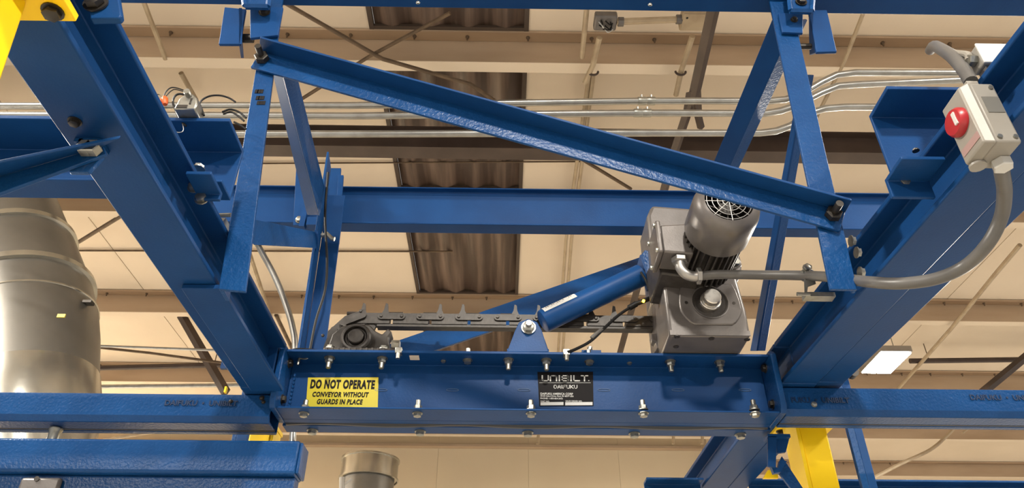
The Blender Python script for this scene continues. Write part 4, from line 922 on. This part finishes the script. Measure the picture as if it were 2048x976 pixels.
# =================================================================== near brace, yellow posts, lower parts
t = T('near_brace', 'grey-lit blue angle brace clipped below the duct-side girder', 'brace')
Yb = .655; a = [PY(x,y,Yb) for x, y in ((-70,372),(-70,412),(212,308),(206,292))]; 
t.add('upright_leg', MB().prism(a, [p+V((0,.005,0)) for p in a]), BLUE2, bev=.001)
a = [PY(-70,374,Yb),PY(205,293,Yb),PY(240,277,Yb-.02),PY(-70,340,Yb-.04)]; t.add('flat_leg', MB().prism(a, [p+V((0,0,.005)) for p in a]), BLUE, bev=.001)
for px in (176,190): t.add('bolt', MB().hexa(PY(px,303,Yb-.001), FR, .0095,.012), ZINC)
t.done()
t = T('clip_angle', 'small bright blue clip joining the near brace to the girder underside', 'bracket')
a = [PY(x,y,Yb+.006) for x, y in ((150,290),(162,265),(172,262),(182,292),(206,312),(176,344),(138,344))]; a = [V((p.x,p.y,min(p.z,ZG0-.0005))) for p in a]
t.add('plate', MB().prism(a, [p+V((0,.006,0)) for p in a]), BLUE2, bev=.001)
t.add('top_leg', MB().box((a[0].x-.004,Yb+.006,ZG0-.006),(a[3].x+.008,Yb+.03,ZG0-.0005)), BLUE2); t.done()

def post(name, label, pl, Ypl, zpl, px_l, px_r, py, Ypo, taper):
    t = T(name, label, 'post', 'yellow posts under the girders')
    return t
# yellow post by the viewer
zy = ZG0-.001
p0 = PZ(153,42,zy-.008); p1 = PZ(50,40,zy-.008)
t = T('yellow_post', 'yellow steel post with bolted top plate under the duct-side girder, close by', 'post', 'yellow posts under the girders')
t.add('top_plate', MB().box((p1.x-.05,p0.y-.11,zy-.009),(p0.x,p0.y,zy)), YEL, bev=.001)
t.inst('bolt', BOLTD, PZ(106,22,zy-.009), rotto(DN), scale=1.0)
q0 = PZ(52,16,zy-.009); xp1 = q0.x; 
Ya = q0.y-.006; ta = PY(52,16,Ya); tb_ = PY(0,170,Ya); sl = (tb_.x-ta.x)/(tb_.z-ta.z); ztp = zy-.0095; fx = lambda z: ta.x+(z-ta.z)*sl
def ringz(z): return [(fx(z)-.09,Ya-.07,z),(fx(z),Ya-.07,z),(fx(z),Ya,z),(fx(z)-.09,Ya,z)]
t.add('column', MB().prism(ringz(-H), ringz(ztp)), YEL, bev=.003)
t.add('foot_plate', MB().box((fx(-H)-.12,Ya-.10,-H),(fx(-H)+.03,Ya+.03,-H+.01)), YEL)
t.done()
t = T('lug_plate', 'blue bolted plate in the corner over the duct-side girder', 'bracket')
a = [PY(x,y,.50) for x, y in ((180,37),(238,36),(243,30),(242,22),(232,-40),(176,-40))]; t.add('plate', MB().prism(a, [p+V((0,.008,0)) for p in a]), BLUE, bev=.0015); t.inst('bolt', BOLTD, PY(192,8,.499), rotto(FR), scale=1.2); t.done()
# yellow post beyond the switch side
zq = ZR0-.001; Yq = 1.56
a0 = PZ(1546,862,zr0-.03); 
zpl = zr0-.020
c0, c1 = PZ(1556,847,zpl), PZ(1672,846,zpl); d0, d1 = PZ(1543,864,zpl), PZ(1660,862,zpl)
t = T('yellow_post', 'bright yellow steel post with flared top plate under the switch-side girder', 'post', 'yellow posts under the girders')
zpl = ZR0-.0005
c0, c1 = PZ(1560,842,zpl), PZ(1672,842,zpl); d0 = PZ(1545,868,zpl)
t.add('top_plate', MB().box((c0.x,1.508,zpl-.008),(c1.x,d0.y,zpl)), YEL, bev=.001)
f0, f1 = PY(1598,870,1.57), PY(1656,858,1.57)
xa_, xb_ = PY(1583,868,1.545).x, PY(1655,868,1.545).x
t.add('column', MB().box((xa_+.018,1.545,-H),(xb_,1.61,zpl-.008)), YEL, bev=.003)
t.add('side_plate', MB().box((xa_+.010,1.54,-H),(xa_+.0175,1.615,zpl-.008)), YEL, label='paler yellow side plate')
t.inst('bolt', BOLTD, PZ(1562,862,zpl-.008), rotto(DN), scale=1.1); t.done()
t = T('yellow_post', 'yellow steel post half hidden behind the rail at the frame corner', 'post', 'yellow posts under the girders')
xq0, xq1 = PY(500,862,1.60).x, PY(548,862,1.60).x
t.add('column', MB().box((xq0,1.60,-H),(xq1,1.66,ZG0)), YEL, bev=.003); t.add('side_plate', MB().box((xq1-.012,1.594,-H),(xq1-.007,1.5995,ZG0)), YEL); t.add('top_plate', MB().box((xq0-.004,1.592,ZG0+.0005),(xq1,1.67,ZG0+.009)), YEL); t.done()
# slim blue uprights
def upright(label, pxl, pxm, pxr, py, Y, zlo, zhi):
    t = T('slim_upright', label, 'upright', 'slim blue uprights')
    a, b, c = PY(pxl,py,Y).x, PY(pxm,py,Y).x, PY(pxr,py,Y).x
    t.add('face_leg', MB().box((a,Y,zlo),(b,Y+.006,zhi)), BLUE2, bev=.001); t.add('side_leg', MB().box((b,Y-.0,zlo),(c,Y+.045,zhi)), BLUE, bev=.001)
    return t
t = upright('slim blue upright beyond the rail behind the big girder end', 467, 476, 498, 860, 1.70, -H, PY(470,705,1.70).z)
t.add('bracket', MB().box(PY(440,736,1.69),PY(470,712,1.70)), BLUE); t.add('bracket', MB().box(PY(447,784,1.69),PY(456,776,1.70)), YEL, label='yellow tab'); t.done()
t = upright('speckled slim blue upright beyond the yellow post, below the lamp', 1693, 1706, 1722, 850, 1.70, -H, PY(1712,690,1.70).z)
t.add('knob', MB().lathe([(.012,0),(.012,.02)], PY(1702,750,1.69), FR, 12), BOLTK); t.done()
# lower box beam hung from the rail
t = T('lower_tube', 'blue rectangular tube hung below the duct-side rail, open at its end', 'tube')
Yl = 1.415; zl_t = PY(300,878,Yl).z; zl_b = PY(300,946,Yl).z; xl1 = PY(595,910,Yl).x
hh = zl_t-zl_b
t.add('tube', MB().extr([(.0,.0),(.004,.004),(.004,hh-.002),(.0,hh),(-.050,hh),(-.054,hh-.004),(-.054,.004),(-.050,0)], (-1.9,Yl+.004,zl_b), (xl1,Yl+.004,zl_b)), BLUE2, bev=.004)
t.add('end_cap', MB().box((xl1,Yl+.003,zl_b+.003),(xl1+.006,Yl+.056,zl_t-.003)), BLUE2, bev=.002)
t.add('lower_flange', MB().box((-1.9,Yl+.016,zl_b-.07),(xl1-.002,Yl+.05,zl_b-.0002)), BLUE2, bev=.002)
k = t.add('clamp_block', MB().box((PY(38,958,Yl).x,Yl+.004,zl_b-.035),(PY(120,958,Yl).x,Yl+.0155,zl_b-.008)), GEAR, bev=.006)
t.add('socket_screw', MB().lathe([(.005,0),(.005,.001)], V((PY(70,962,Yl).x,Yl+.003,zl_b-.012)), FR, 12), BOLTK, k)
px_ = PY(112,860,1.455).x
t.add('hanger_pin', MB().lathe([(.0145,0),(.0145,.004),(.011,.006),(.011,zl0-.012-zl_t-.01),(.013,zl0-.012-zl_t-.006),(.013,zl0-.0145-zl_t)], (px_,1.455,zl_t), UP, 20), ZINC)
t.done()
# low blue crossmembers beyond the posts
def lowx(label, x0, x1):
    Y = 2.12; z1 = PY(1700,958,Y-.05).z
    t = T('low_crossmember', label, 'crossmember', 'low blue crossmembers beyond the posts'); t.add('low_crossmember', MB().extr(chan(.10,.05,.006), (x0,Y,z1-.10), (x1,Y,z1-.10)), BLUE2, bev=.0015); t.done()
lowx('low blue crossmember ending in mid air before the switch girder', PY(1290,970,2.10).x, xr0-.006); lowx('low blue crossmember running on past the slim upright', xe+.001, 2.6)
t = T('hinge_clip', 'dark blue hinged clip hanging beside the bright yellow post', 'bracket')
t.add('plate', plate([(1536,872),(1554,872),(1552,935),(1536,932)], 1.50), BLUE, bev=.001); t.add('plate', plate([(1552,872),(1580,872),(1572,904),(1554,906)], 1.515), BLUE, bev=.001)
t.add('lug', plate([(1542,930),(1556,936),(1560,920),(1574,922),(1562,944),(1548,946)], 1.51, .012), BLUE); t.add('top_leg', MB().box(PY(1536,874,1.50), PY(1580,868,1.50)+V((0,.03,0))), BLUE)
t.done()
t = T('kick_strut', 'small blue strut slanting down from the hinged clip', 'strut')
a = [PY(x,y,1.53) for x, y in ((1564,912),(1554,940),(1600,1000),(1622,1000))]; t.add('kick_strut', MB().prism(a, [p+V((0,.008,0)) for p in a]), BLUE2, bev=.001); t.done()
t = T('yellow_tab', 'small yellow tab peeking out below the hinged clip', 'tab')
t.add('yellow_tab', plate([(1527,956),(1536,940),(1554,940),(1557,956)], 1.539), YEL); t.done()
